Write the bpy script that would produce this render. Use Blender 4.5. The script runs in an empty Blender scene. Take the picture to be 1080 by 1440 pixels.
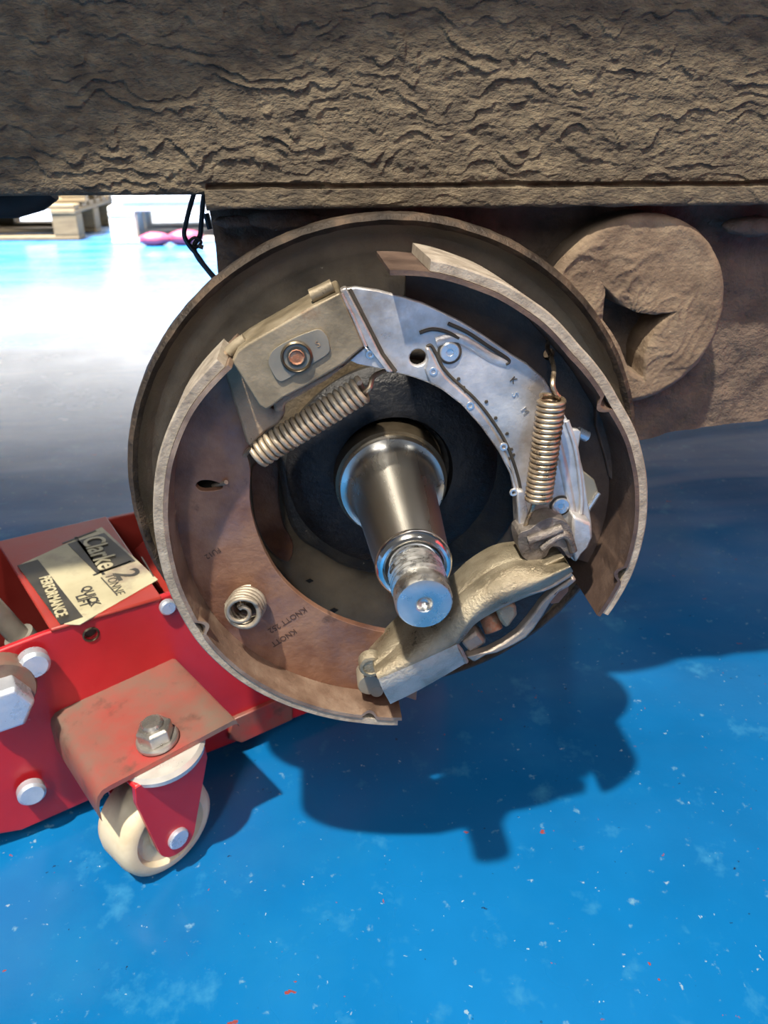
import bpy, bmesh, math, random
from mathutils import Vector, Matrix, noise
random.seed(7)
PI = math.pi
SC = bpy.context.scene
COL = SC.collection
H0 = 0.285                      # height of the axle above the floor

# ---------------------------------------------------------------- camera
loc=(-0.0450,-0.4042,0.4617); yaw=math.radians(5.87); pitch=math.radians(26.00)
cam = bpy.data.cameras.new('camera'); cam.sensor_fit = 'VERTICAL'; cam.sensor_height = 36.0
cam.lens = 36.0*1080/1440; cam.clip_start = 0.01; cam.clip_end = 100
co = bpy.data.objects.new('camera', cam); COL.objects.link(co)
co.location = loc; co.rotation_euler = (PI/2-pitch, 0, -yaw)
SC.camera = co
cam.dof.use_dof = True; cam.dof.focus_distance = 0.38; cam.dof.aperture_fstop = 16.0

# ---------------------------------------------------------------- light
w = bpy.data.worlds.new('workshop_air'); SC.world = w; w.use_nodes = True
w.node_tree.nodes['Background'].inputs[0].default_value = (0.95, 0.96, 1.0, 1)
w.node_tree.nodes['Background'].inputs[1].default_value = 0.11
def lamp(name, loc, target, power, shape, sx, sy, col):
    l = bpy.data.lights.new(name, 'AREA'); l.energy = power; l.shape = shape; l.size = sx; l.size_y = sy; l.color = col
    o = bpy.data.objects.new(name, l); COL.objects.link(o); o.location = loc
    o.rotation_euler = (Vector(target)-Vector(loc)).to_track_quat('-Z', 'Y').to_euler()
    return o
lamp('workshop_lamp', (-0.83, -1.34, 3.58), (0, 0, 0.3), 300, 'DISK', 0.10, 0.10, (1.0, 0.90, 0.74))
lamp('ceiling_tube_light', (-0.75, -2.9, 2.9), (0, -0.2, 0.3), 62, 'RECTANGLE', 0.14, 2.2, (1.0, 0.96, 0.90))
lamp('ceiling_tube_light', (1.5, -2.4, 3.0), (0, 0, 0.3), 30, 'RECTANGLE', 0.14, 2.2, (1.0, 0.97, 0.92))  # second tube added for fill and strip reflections
lamp('bay_lamp', (-1.6, 2.9, 3.2), (-1.4, 3.0, 0), 1600, 'RECTANGLE', 1.6, 0.25, (1.0, 0.98, 0.96))
lamp('doorway_daylight', (-0.3, 8.9, 1.15), (-0.3, 0, 0.8), 330, 'RECTANGLE', 8.5, 2.2, (1.0, 0.98, 0.95))
vs = SC.view_settings; vs.view_transform = 'Standard'; vs.look = 'None'; vs.gamma = 1.0; vs.use_curve_mapping = False; vs.exposure = 0.0

# ---------------------------------------------------------------- materials
def mat(name, cols, scale=20, rough=0.6, metal=0.0, bump=0.0, bscale=120, detail=5, specks=None, rvar=0.15, spec=0.5, stretch=(1,1,1), bdist=0.001, patches=None, coat=0.0):
    """cols: list of colours blended by noise; specks: list of (scale, amount, colour); patches: list of (scale, lo, hi, colour)"""
    m = bpy.data.materials.new(name); m.use_nodes = True
    t = m.node_tree; N = t.nodes; L = t.links; b = N['Principled BSDF']
    tc = N.new('ShaderNodeTexCoord'); mp = N.new('ShaderNodeMapping'); L.new(tc.outputs['Object'], mp.inputs[0]); mp.inputs['Scale'].default_value = stretch
    v = mp.outputs[0]
    n = N.new('ShaderNodeTexNoise'); n.inputs['Scale'].default_value = scale; n.inputs['Detail'].default_value = detail; n.inputs['Roughness'].default_value = 0.6; L.new(v, n.inputs['Vector'])
    r = N.new('ShaderNodeValToRGB'); L.new(n.outputs['Fac'], r.inputs[0])
    k = len(cols)
    while len(r.color_ramp.elements) < k: r.color_ramp.elements.new(0.5)
    for i, c in enumerate(cols):
        e = r.color_ramp.elements[i]; e.position = 0.5 if k == 1 else 0.32+0.36*i/(k-1); e.color = (*c, 1)
    out = r.outputs[0]
    for i, (sc_, lo, hi, c) in enumerate(patches or []):
        pn = N.new('ShaderNodeTexNoise'); pn.noise_dimensions = '4D'; pn.inputs['W'].default_value = 3.7*i+1.3; pn.inputs['Scale'].default_value = sc_; pn.inputs['Detail'].default_value = 7; pn.inputs['Roughness'].default_value = 0.65; L.new(v, pn.inputs['Vector'])
        mr = N.new('ShaderNodeMapRange'); L.new(pn.outputs['Fac'], mr.inputs[0]); mr.inputs[1].default_value = lo; mr.inputs[2].default_value = hi
        mx = N.new('ShaderNodeMix'); mx.data_type = 'RGBA'; L.new(mr.outputs[0], mx.inputs[0]); L.new(out, mx.inputs[6]); mx.inputs[7].default_value = (*c, 1); out = mx.outputs[2]
    for i, (sc_, am, c) in enumerate(specks or []):
        vo = N.new('ShaderNodeTexVoronoi'); vo.voronoi_dimensions = '4D'; vo.inputs['W'].default_value = i*2.3; vo.inputs['Scale'].default_value = sc_; nw = N.new('ShaderNodeTexNoise'); nw.inputs['Scale'].default_value = sc_*1.3; nw.inputs['Detail'].default_value = 3; L.new(v, nw.inputs['Vector'])
        wv = N.new('ShaderNodeVectorMath'); wv.operation = 'MULTIPLY_ADD'; L.new(nw.outputs['Color'], wv.inputs[0]); wv.inputs[1].default_value = (2.2/sc_, 1.4/sc_, 1.4/sc_); L.new(v, wv.inputs[2]); L.new(wv.outputs[0], vo.inputs['Vector'])
        nn = N.new('ShaderNodeTexNoise'); nn.inputs['Scale'].default_value = sc_*0.35; nn.inputs['Detail'].default_value = 2; L.new(v, nn.inputs['Vector'])
        ad = N.new('ShaderNodeMath'); ad.operation = 'MULTIPLY_ADD'; L.new(nn.outputs['Fac'], ad.inputs[0]); ad.inputs[1].default_value = 0.9; L.new(vo.outputs['Distance'], ad.inputs[2])
        mr = N.new('ShaderNodeMapRange'); L.new(ad.outputs[0], mr.inputs[0]); mr.inputs[1].default_value = am+0.06; mr.inputs[2].default_value = am
        mx = N.new('ShaderNodeMix'); mx.data_type = 'RGBA'; L.new(mr.outputs[0], mx.inputs[0]); L.new(out, mx.inputs[6]); mx.inputs[7].default_value = (*c, 1); out = mx.outputs[2]
    L.new(out, b.inputs['Base Color'])
    rr = N.new('ShaderNodeMapRange'); L.new(n.outputs['Fac'], rr.inputs[0]); rr.inputs[1].default_value = 0.3; rr.inputs[2].default_value = 0.7
    rr.inputs[3].default_value = max(0.03, rough-rvar); rr.inputs[4].default_value = min(1, rough+rvar); L.new(rr.outputs[0], b.inputs['Roughness'])
    b.inputs['Metallic'].default_value = metal; b.inputs['Specular IOR Level'].default_value = spec
    b.inputs['Coat Weight'].default_value = coat; b.inputs['Coat Roughness'].default_value = 0.12
    if bump:
        bn = N.new('ShaderNodeTexNoise'); bn.inputs['Scale'].default_value = bscale; bn.inputs['Detail'].default_value = 6; bn.inputs['Roughness'].default_value = 0.62; L.new(v, bn.inputs['Vector'])
        bp = N.new('ShaderNodeBump'); bp.inputs['Strength'].default_value = bump; bp.inputs['Distance'].default_value = bdist; L.new(bn.outputs['Fac'], bp.inputs['Height']); L.new(bp.outputs[0], b.inputs['Normal'])
    return m
M = {}
M['floor'] = mat('blue_floor_paint', [(0.0015,0.092,0.272),(0.002,0.122,0.352),(0.003,0.150,0.42)], 2.2, 0.24, 0, 0.12, 60,
    specks=[(130,0.455,(0.20,0.33,0.46)),(300,0.445,(0.30,0.45,0.55)),(120,0.445,(0.22,0.05,0.05)),(190,0.44,(0.008,0.02,0.05))],
    patches=[(5,0.50,0.80,(0.010,0.16,0.38)),(85,0.62,0.71,(0.13,0.30,0.45)),(24,0.575,0.76,(0.035,0.22,0.44))], bdist=0.002, rvar=0.07)
_b = M['floor'].node_tree.nodes['Principled BSDF']; _t = M['floor'].node_tree       # dust film, dragged in streaks
_b.inputs['Sheen Roughness'].default_value = 0.35; _b.inputs['Sheen Tint'].default_value = (0.95, 0.92, 0.88, 1)
_n = _t.nodes.new('ShaderNodeTexNoise'); _n.inputs['Scale'].default_value = 3.0; _n.inputs['Detail'].default_value = 6; _n.inputs['Distortion'].default_value = 0.6
_m = _t.nodes.new('ShaderNodeMapping'); _m.inputs['Rotation'].default_value = (0, 0, -0.9); _m.inputs['Scale'].default_value = (1.0, 3.2, 1)
_c = _t.nodes.new('ShaderNodeTexCoord'); _t.links.new(_c.outputs['Object'], _m.inputs[0]); _t.links.new(_m.outputs[0], _n.inputs['Vector'])
_r = _t.nodes.new('ShaderNodeMapRange'); _r.inputs[1].default_value = 0.35; _r.inputs[2].default_value = 0.65; _r.inputs[3].default_value = 0.05; _r.inputs[4].default_value = 0.70
_t.links.new(_n.outputs['Fac'], _r.inputs[0]); _t.links.new(_r.outputs[0], _b.inputs['Sheen Weight'])
M['beam'] = mat('caked_dirt', [(0.062,0.048,0.033),(0.122,0.096,0.064),(0.20,0.16,0.105)], 110, 0.85, 0, 1.0, 520, specks=[(330,0.34,(0.42,0.35,0.25))], stretch=(0.7,1.3,1), bdist=0.0030, rvar=0.1)
M['dirt'] = mat('brown_road_dirt', [(0.105,0.073,0.050),(0.165,0.118,0.080),(0.22,0.165,0.112)], 60, 0.9, 0, 0.6, 420, specks=[(330,0.40,(0.42,0.34,0.25))], bdist=0.0016, rvar=0.06)
M['darkdirt'] = mat('dark_road_dirt', [(0.055,0.040,0.031),(0.105,0.076,0.058),(0.16,0.115,0.085)], 40, 0.8, 0, 1.0, 260, specks=[(260,0.36,(0.30,0.23,0.17))], bdist=0.003)
M['black'] = mat('black_underside', [(0.012,0.012,0.012),(0.022,0.021,0.02)], 30, 0.75, 0, 0.3, 100)
M['bplate'] = mat('dusty_backplate', [(0.10,0.077,0.050),(0.165,0.128,0.084),(0.22,0.172,0.115)], 28, 0.62, 0.25, 0.35, 260, specks=[(190,0.36,(0.45,0.38,0.28))], patches=[(30,0.58,0.75,(0.16,0.075,0.035))], bdist=0.0030)
M['rim'] = mat('rusty_rim', [(0.022,0.017,0.014),(0.050,0.037,0.027),(0.12,0.082,0.055)], 60, 0.55, 0.4, 0.6, 420, bdist=0.0026)
M['grease'] = mat('black_grease', [(0.006,0.007,0.010),(0.014,0.015,0.019),(0.028,0.028,0.030)], 40, 0.42, 0.2, 0.5, 220, specks=[(170,0.34,(0.20,0.18,0.15))], bdist=0.0030)
M['boss'] = mat('greasy_boss', [(0.008,0.009,0.014),(0.025,0.024,0.022),(0.060,0.052,0.040)], 26, 0.48, 0.2, 0.45, 240, patches=[(34,0.60,0.72,(0.16,0.17,0.14))], specks=[(210,0.35,(0.35,0.3,0.24))], bdist=0.0030)
M['shoe'] = mat('rusty_shoe_web', [(0.105,0.048,0.034),(0.20,0.098,0.062),(0.29,0.165,0.110)], 26, 0.46, 0.35, 0.35, 320, patches=[(20,0.52,0.72,(0.175,0.115,0.115)),(55,0.62,0.74,(0.06,0.035,0.03)),(14,0.56,0.72,(0.26,0.115,0.05))], bdist=0.0016)
M['table'] = mat('shoe_table_steel', [(0.15,0.098,0.072),(0.24,0.165,0.122),(0.33,0.25,0.19)], 45, 0.45, 0.4, 0.25, 320, bdist=0.0022)
M['tabledark'] = mat('brown_shoe_table', [(0.062,0.040,0.032),(0.10,0.066,0.052),(0.15,0.10,0.075)], 38, 0.5, 0.3, 0.3, 320, specks=[(160,0.34,(0.25,0.19,0.14))], bdist=0.0022)
M['lining'] = mat('friction_lining', [(0.19,0.160,0.125),(0.29,0.248,0.20),(0.38,0.335,0.275)], 120, 0.75, 0, 0.4, 600, bdist=0.0018)
M['housing'] = mat('dusty_adjuster_steel', [(0.115,0.092,0.060),(0.21,0.172,0.115),(0.29,0.245,0.175)], 40, 0.55, 0.35, 0.35, 380, specks=[(240,0.40,(0.05,0.035,0.02))], patches=[(40,0.62,0.75,(0.15,0.08,0.045))], bdist=0.0010)
M['oval'] = mat('grey_adjuster_plate', [(0.20,0.18,0.145),(0.26,0.235,0.19)], 50, 0.5, 0.4, 0.1, 400)
M['bracket'] = mat('brown_bracket', [(0.17,0.115,0.075),(0.27,0.195,0.13),(0.34,0.26,0.18)], 45, 0.6, 0.3, 0.4, 420, specks=[(300,0.40,(0.08,0.05,0.035))], bdist=0.0022)
M['zinc'] = mat('zinc_plated_steel', [(0.34,0.32,0.31),(0.52,0.51,0.515),(0.66,0.655,0.67)], 40, 0.38, 0.6, 0.18, 300, specks=[(230,0.33,(0.06,0.05,0.05))], patches=[(20,0.50,0.70,(0.24,0.18,0.125)),(90,0.66,0.72,(0.07,0.055,0.045))], bdist=0.0022)
M['zincbright'] = mat('bright_zinc', [(0.55,0.56,0.58),(0.72,0.73,0.76)], 60, 0.28, 0.85, 0.12, 300, bdist=0.0018)
M['bolt'] = mat('blue_zinc_bolt', [(0.50,0.56,0.66),(0.66,0.70,0.78)], 70, 0.33, 0.6, 0.2, 260, bdist=0.0022)
M['groove'] = mat('groove_dark', [(0.020,0.017,0.014),(0.05,0.042,0.032)], 80, 0.7, 0.1, 0.2, 300)  # dark tone for groove lines, seams and grimy thread roots
M['spring'] = mat('spring_wire', [(0.24,0.175,0.115),(0.40,0.31,0.215),(0.50,0.41,0.30)], 120, 0.33, 0.75, 0.15, 500, bdist=0.0012)
M['springdusty'] = mat('dusty_spring_wire', [(0.25,0.20,0.14),(0.40,0.33,0.245),(0.50,0.43,0.33)], 90, 0.42, 0.45, 0.2, 500, bdist=0.001)
M['springgrey'] = mat('dull_spring_wire', [(0.22,0.185,0.145),(0.36,0.315,0.255)], 90, 0.5, 0.5, 0.2, 500, bdist=0.0012)
M['steel'] = mat('machined_steel', [(0.66,0.64,0.59),(0.76,0.74,0.69)], 30, 0.27, 1.0, 0.03, 900, rvar=0.04, stretch=(1,1,0.15), coat=0.5)
M['steelbright'] = mat('polished_steel', [(0.72,0.71,0.69),(0.80,0.79,0.77)], 30, 0.14, 1.0, 0.03, 500, rvar=0.03)
M['thread'] = mat('greased_thread', [(0.42,0.41,0.38),(0.58,0.57,0.54),(0.66,0.65,0.62)], 200, 0.30, 0.95, 0.12, 700, patches=[(150,0.62,0.70,(0.05,0.046,0.04))], bdist=0.001)
M['foot'] = mat('dirty_foot_metal', [(0.09,0.078,0.068),(0.17,0.15,0.135),(0.26,0.235,0.22)], 70, 0.42, 0.5, 0.6, 420, bdist=0.002)
M['collar'] = mat('oily_collar', [(0.07,0.055,0.038),(0.13,0.105,0.072)], 40, 0.34, 0.7, 0.15, 300)
M['lever'] = mat('forged_lever', [(0.19,0.160,0.110),(0.31,0.265,0.190),(0.38,0.335,0.25)], 60, 0.38, 0.6, 0.5, 620, bdist=0.0026)
M['leverlow'] = mat('worn_lever_edge', [(0.25,0.21,0.18),(0.38,0.33,0.29)], 60, 0.42, 0.6, 0.4, 420, bdist=0.0022)
M['rust'] = mat('rusty_stud', [(0.12,0.075,0.05),(0.30,0.13,0.075),(0.30,0.28,0.22)], 130, 0.6, 0.4, 0.5, 500)
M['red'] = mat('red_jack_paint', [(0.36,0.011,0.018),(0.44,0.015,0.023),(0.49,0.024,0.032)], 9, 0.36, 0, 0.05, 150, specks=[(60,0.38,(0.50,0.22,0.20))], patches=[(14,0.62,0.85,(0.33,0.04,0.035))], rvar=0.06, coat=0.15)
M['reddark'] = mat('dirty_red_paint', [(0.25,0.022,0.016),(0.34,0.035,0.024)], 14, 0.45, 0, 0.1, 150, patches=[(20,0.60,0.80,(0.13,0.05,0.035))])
M['redgrime'] = mat('grimy_red_paint', [(0.22,0.062,0.050),(0.27,0.055,0.045),(0.36,0.030,0.030)], 16, 0.48, 0, 0.12, 180, patches=[(16,0.36,0.58,(0.155,0.108,0.085)),(40,0.56,0.70,(0.075,0.048,0.038))])
M['label'] = mat('yellowed_label', [(0.33,0.29,0.18),(0.45,0.41,0.27),(0.50,0.46,0.32)], 14, 0.45, 0, 0.05, 100, patches=[(16,0.54,0.68,(0.20,0.15,0.125)),(60,0.60,0.70,(0.30,0.25,0.17))])
M['ink'] = mat('black_print', [(0.014,0.013,0.011),(0.05,0.045,0.035)], 60, 0.5)
M['cream'] = mat('cream_nylon_wheel', [(0.50,0.42,0.28),(0.62,0.55,0.40),(0.68,0.63,0.50)], 22, 0.5, 0, 0.15, 160, specks=[(260,0.43,(0.20,0.15,0.09))], patches=[(26,0.58,0.78,(0.30,0.23,0.13))])
M['hub'] = mat('dirty_wheel_hub', [(0.20,0.15,0.09),(0.42,0.34,0.22)], 60, 0.6)
M['whitewash'] = mat('white_washer', [(0.55,0.53,0.50),(0.68,0.67,0.64)], 40, 0.35, 0.4)
M['stamp'] = mat('stamped_shadow', [(0.055,0.028,0.020),(0.085,0.045,0.033)], 60, 0.6, 0.2)
M['skirt'] = mat('worn_bright_steel', [(0.30,0.27,0.22),(0.46,0.43,0.38),(0.56,0.53,0.48)], 60, 0.42, 0.4, 0.7, 420, bdist=0.002)
M['nut'] = mat('dull_nut', [(0.38,0.36,0.33),(0.55,0.53,0.50)], 60, 0.36, 0.8, 0.15, 300)
M['wood'] = mat('pallet_wood', [(0.085,0.058,0.028),(0.13,0.092,0.045),(0.17,0.125,0.068)], 9, 0.75, 0, 0.3, 60, stretch=(1,6,6))
M['palewood'] = mat('pale_pallet_wood', [(0.70,0.64,0.54),(0.80,0.75,0.66)], 9, 0.75, 0, 0.2, 60)
M['white'] = mat('white_wrap', [(0.78,0.79,0.80),(0.86,0.86,0.86)], 8, 0.5)
M['pink'] = mat('pink_wrap', [(0.26,0.035,0.07),(0.32,0.06,0.11)], 12, 0.5)
M['brownbox'] = mat('brown_box', [(0.16,0.08,0.05),(0.22,0.11,0.07)], 12, 0.7)
M['cable'] = mat('black_cable', [(0.010,0.012,0.014),(0.02,0.022,0.026)], 40, 0.4)
M['wall'] = mat('workshop_wall', [(0.60,0.61,0.62),(0.68,0.69,0.70)], 2, 0.8)
M['deck'] = mat('deck_underside', [(0.035,0.03,0.025),(0.06,0.05,0.04)], 10, 0.8, 0, 0.2, 60)
M['grey'] = mat('grey_ram', [(0.22,0.21,0.18),(0.33,0.31,0.27)], 40, 0.4, 0.5)
M['fender'] = mat('dusty_fender', [(0.26,0.25,0.23),(0.36,0.34,0.31)], 8, 0.6)
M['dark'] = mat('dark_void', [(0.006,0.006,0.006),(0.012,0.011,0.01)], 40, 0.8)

_t = M['steel'].node_tree; _b = _t.nodes['Principled BSDF']     # turning marks run round the journal
_g = _t.nodes.new('ShaderNodeTangent'); _g.direction_type = 'RADIAL'; _g.axis = 'Z'; _t.links.new(_g.outputs[0], _b.inputs['Tangent'])
_b.inputs['Anisotropic'].default_value = 0.92; _b.inputs['Anisotropic Rotation'].default_value = 0.25; _b.inputs['Coat Weight'].default_value = 0.0
# ---------------------------------------------------------------- helpers
def obj(name, bm, m, parent=None, smooth=30, bevel=0.0, seg=2):
    bmesh.ops.recalc_face_normals(bm, faces=bm.faces)
    me = bpy.data.meshes.new(name); bm.to_mesh(me); bm.free()
    me.materials.append(M[m] if isinstance(m, str) else m)
    o = bpy.data.objects.new(name, me); COL.objects.link(o)
    if parent: o.parent = parent
    if smooth:
        me.polygons.foreach_set('use_smooth', [True]*len(me.polygons)); me.set_sharp_from_angle(angle=math.radians(smooth))
    if bevel:
        b = o.modifiers.new('bevel', 'BEVEL'); b.width = bevel; b.segments = seg; b.limit_method = 'ANGLE'; b.angle_limit = math.radians(40); b.harden_normals = False
    return o
def empty(name, loc, label, cat, rot=(0,0,0), group=None):
    o = bpy.data.objects.new(name, None); COL.objects.link(o); o.location = loc; o.rotation_euler = rot; o.empty_display_size = 0.05
    o['label'] = label; o['category'] = cat
    if group: o['group'] = group
    return o
def tag(o, label, cat, group=None):
    o['label'] = label; o['category'] = cat
    if group: o['group'] = group
    return o
def V3(p): return Vector((p[0], p[1], p[2] if len(p) > 2 else 0))
def spline(pts, n=6, closed=False):
    P = [V3(p) for p in pts]; k = len(P); out = []
    for i in range(k if closed else k-1):
        if closed: a, b, c, d = P[i-1], P[i], P[(i+1) % k], P[(i+2) % k]
        else: a, b, c, d = P[max(i-1,0)], P[i], P[i+1], P[min(i+2,k-1)]
        for j in range(n):
            t = j/n
            out.append(0.5*((2*b)+(c-a)*t+(2*a-5*b+4*c-d)*t*t+(3*b-a-3*c+d)*t**3))
    if not closed: out.append(P[-1])
    return out
def plate(outline, thick, holes=(), axis=(0,0,-1), grid=0.0):
    """outline of 3-D points (front face), thickened along axis"""
    bm = bmesh.new(); ax = Vector(axis)
    es = []
    for lp in [outline]+list(holes):
        vs_ = [bm.verts.new(V3(p)) for p in lp]
        for i in range(len(vs_)): es.append(bm.edges.new((vs_[i-1], vs_[i])))
    bmesh.ops.triangle_fill(bm, use_beauty=True, use_dissolve=False, edges=es)
    r = bmesh.ops.extrude_face_region(bm, geom=bm.faces[:])
    bmesh.ops.translate(bm, vec=ax*thick, verts=[g for g in r['geom'] if isinstance(g, bmesh.types.BMVert)])
    return bm
def add_box(bm, c, s, rot=None):
    r = bmesh.ops.create_cube(bm, size=1.0)
    mt = Matrix.Translation(V3(c)) @ (rot.to_4x4() if rot else Matrix()) @ Matrix.Diagonal((s[0], s[1], s[2], 1))
    bmesh.ops.transform(bm, matrix=mt, verts=r['verts']); return bm
def lathe(prof, n=64, c=(0,0,0), axis=(0,0,1), closed=False, wob=0.0):
    """revolve (radius, height) round axis through c"""
    bm = bmesh.new(); q = Vector((0,0,1)).rotation_difference(Vector(axis).normalized()); c = V3(c); rings = []
    for (r, h) in prof:
        if r < 1e-6: rings.append([bm.verts.new(c+q @ Vector((0,0,h)))])
        else: rings.append([bm.verts.new(c+q @ Vector((r*math.cos(2*PI*i/n), r*math.sin(2*PI*i/n), h))) for i in range(n)])
    k = len(rings)
    for a in range(k if closed else k-1):
        A, B = rings[a], rings[(a+1) % k]
        for i in range(n):
            j = (i+1) % n
            if len(A) == 1 and len(B) == 1: continue
            if len(A) == 1: bm.faces.new((A[0], B[i], B[j]))
            elif len(B) == 1: bm.faces.new((A[i], A[j], B[0]))
            else: bm.faces.new((A[i], A[j], B[j], B[i]))
    return bm
def add_tube(bm, pts, r, n=10, cap=True):
    pts = [V3(p) for p in pts]; k = len(pts); rings = []
    t0 = (pts[1]-pts[0]).normalized(); nrm = t0.orthogonal().normalized(); prev = t0
    for i in range(k):
        t = (pts[min(i+1,k-1)]-pts[max(i-1,0)]).normalized()
        nrm = prev.rotation_difference(t) @ nrm; nrm = (nrm-t*nrm.dot(t)).normalized(); prev = t; b = t.cross(nrm)
        rr = r[i] if isinstance(r, (list, tuple)) else r
        rings.append([bm.verts.new(pts[i]+(nrm*math.cos(2*PI*j/n)+b*math.sin(2*PI*j/n))*rr) for j in range(n)])
    for i in range(k-1):
        for j in range(n): bm.faces.new((rings[i][j], rings[i][(j+1) % n], rings[i+1][(j+1) % n], rings[i+1][j]))
    if cap: bm.faces.new(rings[0]); bm.faces.new(rings[-1])
    return bm
def tube(pts, r, n=10): return add_tube(bmesh.new(), pts, r, n)
def helix(a, b, r0, r1, turns, ph=0.0, per=18):
    a, b = V3(a), V3(b); t = (b-a).normalized(); x = t.orthogonal().normalized(); y = t.cross(x); out = []; k = int(turns*per)
    for i in range(k+1):
        f = i/k; th = ph+2*PI*turns*f; r = r0+(r1-r0)*f
        out.append(a.lerp(b, f)+(x*math.cos(th)+y*math.sin(th))*r)
    return out
def arc_sweep(prof, a0, a1, n=70):
    """prof(theta) -> list of (R, w); swept in the brake plane, angles in degrees"""
    bm = bmesh.new(); rings = []
    for i in range(n+1):
        th = math.radians(a0+(a1-a0)*i/n)
        rings.append([bm.verts.new((R*math.cos(th), R*math.sin(th), ww)) for R, ww in prof(math.degrees(th))])
    m_ = len(rings[0])
    for i in range(n):
        for j in range(m_): bm.faces.new((rings[i][j], rings[i][(j+1) % m_], rings[i+1][(j+1) % m_], rings[i+1][j]))
    bm.faces.new(rings[0]); bm.faces.new(rings[-1])
    return bm
def interp(tab, x):
    if x <= tab[0][0]: return tab[0][1]
    for (x0, y0), (x1, y1) in zip(tab, tab[1:]):
        if x <= x1:
            t = (x-x0)/(x1-x0); t = t*t*(3-2*t)*0.4+t*0.6; return y0+(y1-y0)*t
    return tab[-1][1]
def loft(rails, thick, n=6, away=(0,0,-1)):
    """skin a smooth surface through rails (lists of points of equal count), thickened along `away`"""
    R = [spline(r, n) for r in rails]; k = len(R[0])
    cols = [spline([r[i] for r in R], n) for i in range(k)]
    bm = bmesh.new(); g = [[bm.verts.new(p) for p in c] for c in cols]
    for i in range(k-1):
        for j in range(len(g[0])-1): bm.faces.new((g[i][j], g[i][j+1], g[i+1][j+1], g[i+1][j]))
    r = bmesh.ops.extrude_face_region(bm, geom=bm.faces[:])
    bmesh.ops.translate(bm, vec=Vector(away)*thick, verts=[q for q in r['geom'] if isinstance(q, bmesh.types.BMVert)])
    return bm
def hexa(r, h, c, axis, cham=0.15, inner=0.0):
    prof = [(r*0.80, h), (r, h*(1-cham)), (r, 0)]
    return lathe([(0, h)]+prof+[(0, 0)], 6, c, axis)
def text(body, size, m, parent, loc, rotz=0.0, depth=0.0004, name='lettering', sx=1.0, rot=None, bold=0.0):
    cu = bpy.data.curves.new(name, 'FONT'); cu.body = body; cu.size = size; cu.extrude = depth; cu.align_x = 'CENTER'; cu.align_y = 'CENTER'; cu.resolution_u = 3; cu.offset = bold
    tmp = bpy.data.objects.new(name, cu); COL.objects.link(tmp); bpy.context.view_layer.update()
    me = bpy.data.meshes.new_from_object(tmp.evaluated_get(bpy.context.evaluated_depsgraph_get()))
    bpy.data.objects.remove(tmp); bpy.data.curves.remove(cu)
    me.materials.clear(); me.materials.append(M[m])
    o = bpy.data.objects.new(name, me); COL.objects.link(o); o.parent = parent; o.location = loc
    o.rotation_euler = rot if rot else (0, 0, rotz); o.scale = (sx, 1, 1)
    return o
def circ(c, r, n=20, w=None):
    return [(c[0]+r*math.cos(2*PI*i/n), c[1]+r*math.sin(2*PI*i/n), c[2] if w is None else w) for i in range(n)]

# ================================================================ the setting
bm = bmesh.new(); bmesh.ops.create_grid(bm, x_segments=4, y_segments=4, size=10); bmesh.ops.translate(bm, vec=(0,0,0), verts=bm.verts)
fl = obj('floor', bm, 'floor', smooth=0); fl['kind'] = 'structure'
wl = obj('wall_back', add_box(bmesh.new(), (0, 9.6, 2.2), (20, 0.2, 4.4)), 'wall', smooth=0); wl['kind'] = 'structure'
bm = bmesh.new(); add_box(bm, (-0.3, 9.45, 1.25), (8.6, 0.06, 2.5))
for i in range(7): add_box(bm, (-0.3, 9.40, 0.17+i*0.345), (8.5, 0.06, 0.32))
dr = obj('door_1', bm, 'white', smooth=0); dr['kind'] = 'structure'

# ================================================================ trailer chassis (frame: x right, y up, z towards the viewer, origin on the axle)
AX = (0, 0, H0); RX = (PI/2, 0, 0)
ch = empty('trailer_chassis', AX, 'dirt-caked trailer chassis beam with a cracked muddy coating, above the open drum brake', 'trailer', RX)
def crackle(x, y, s=1.0):
    n1 = noise.noise(Vector((x*34, y*46, 3.1))); n2 = noise.noise(Vector((x*95, y*80, 9.4))); n3 = noise.noise(Vector((x*260, y*240, 2.2)))
    t = -y*112+1.9*n1+0.85*n2+0.28*n3; fr = t % 1.0
    saw = fr**1.4 if fr < 0.86 else 0.81*(1-fr)/0.14
    pm = noise.noise(Vector((x*46+3*n1, y*95, 7.7+math.floor(t)*1.7))); patch = min(1.0, max(0.0, 0.50+1.5*pm))
    f = noise.fractal(Vector((x*330, y*460, 1.9)), 0.7, 2.0, 4)
    g = noise.fractal(Vector((x*80, y*150, 4.9)), 0.8, 2.0, 3)
    return (saw*0.0019*patch+f*0.00040+g*0.00065)*s
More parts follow.
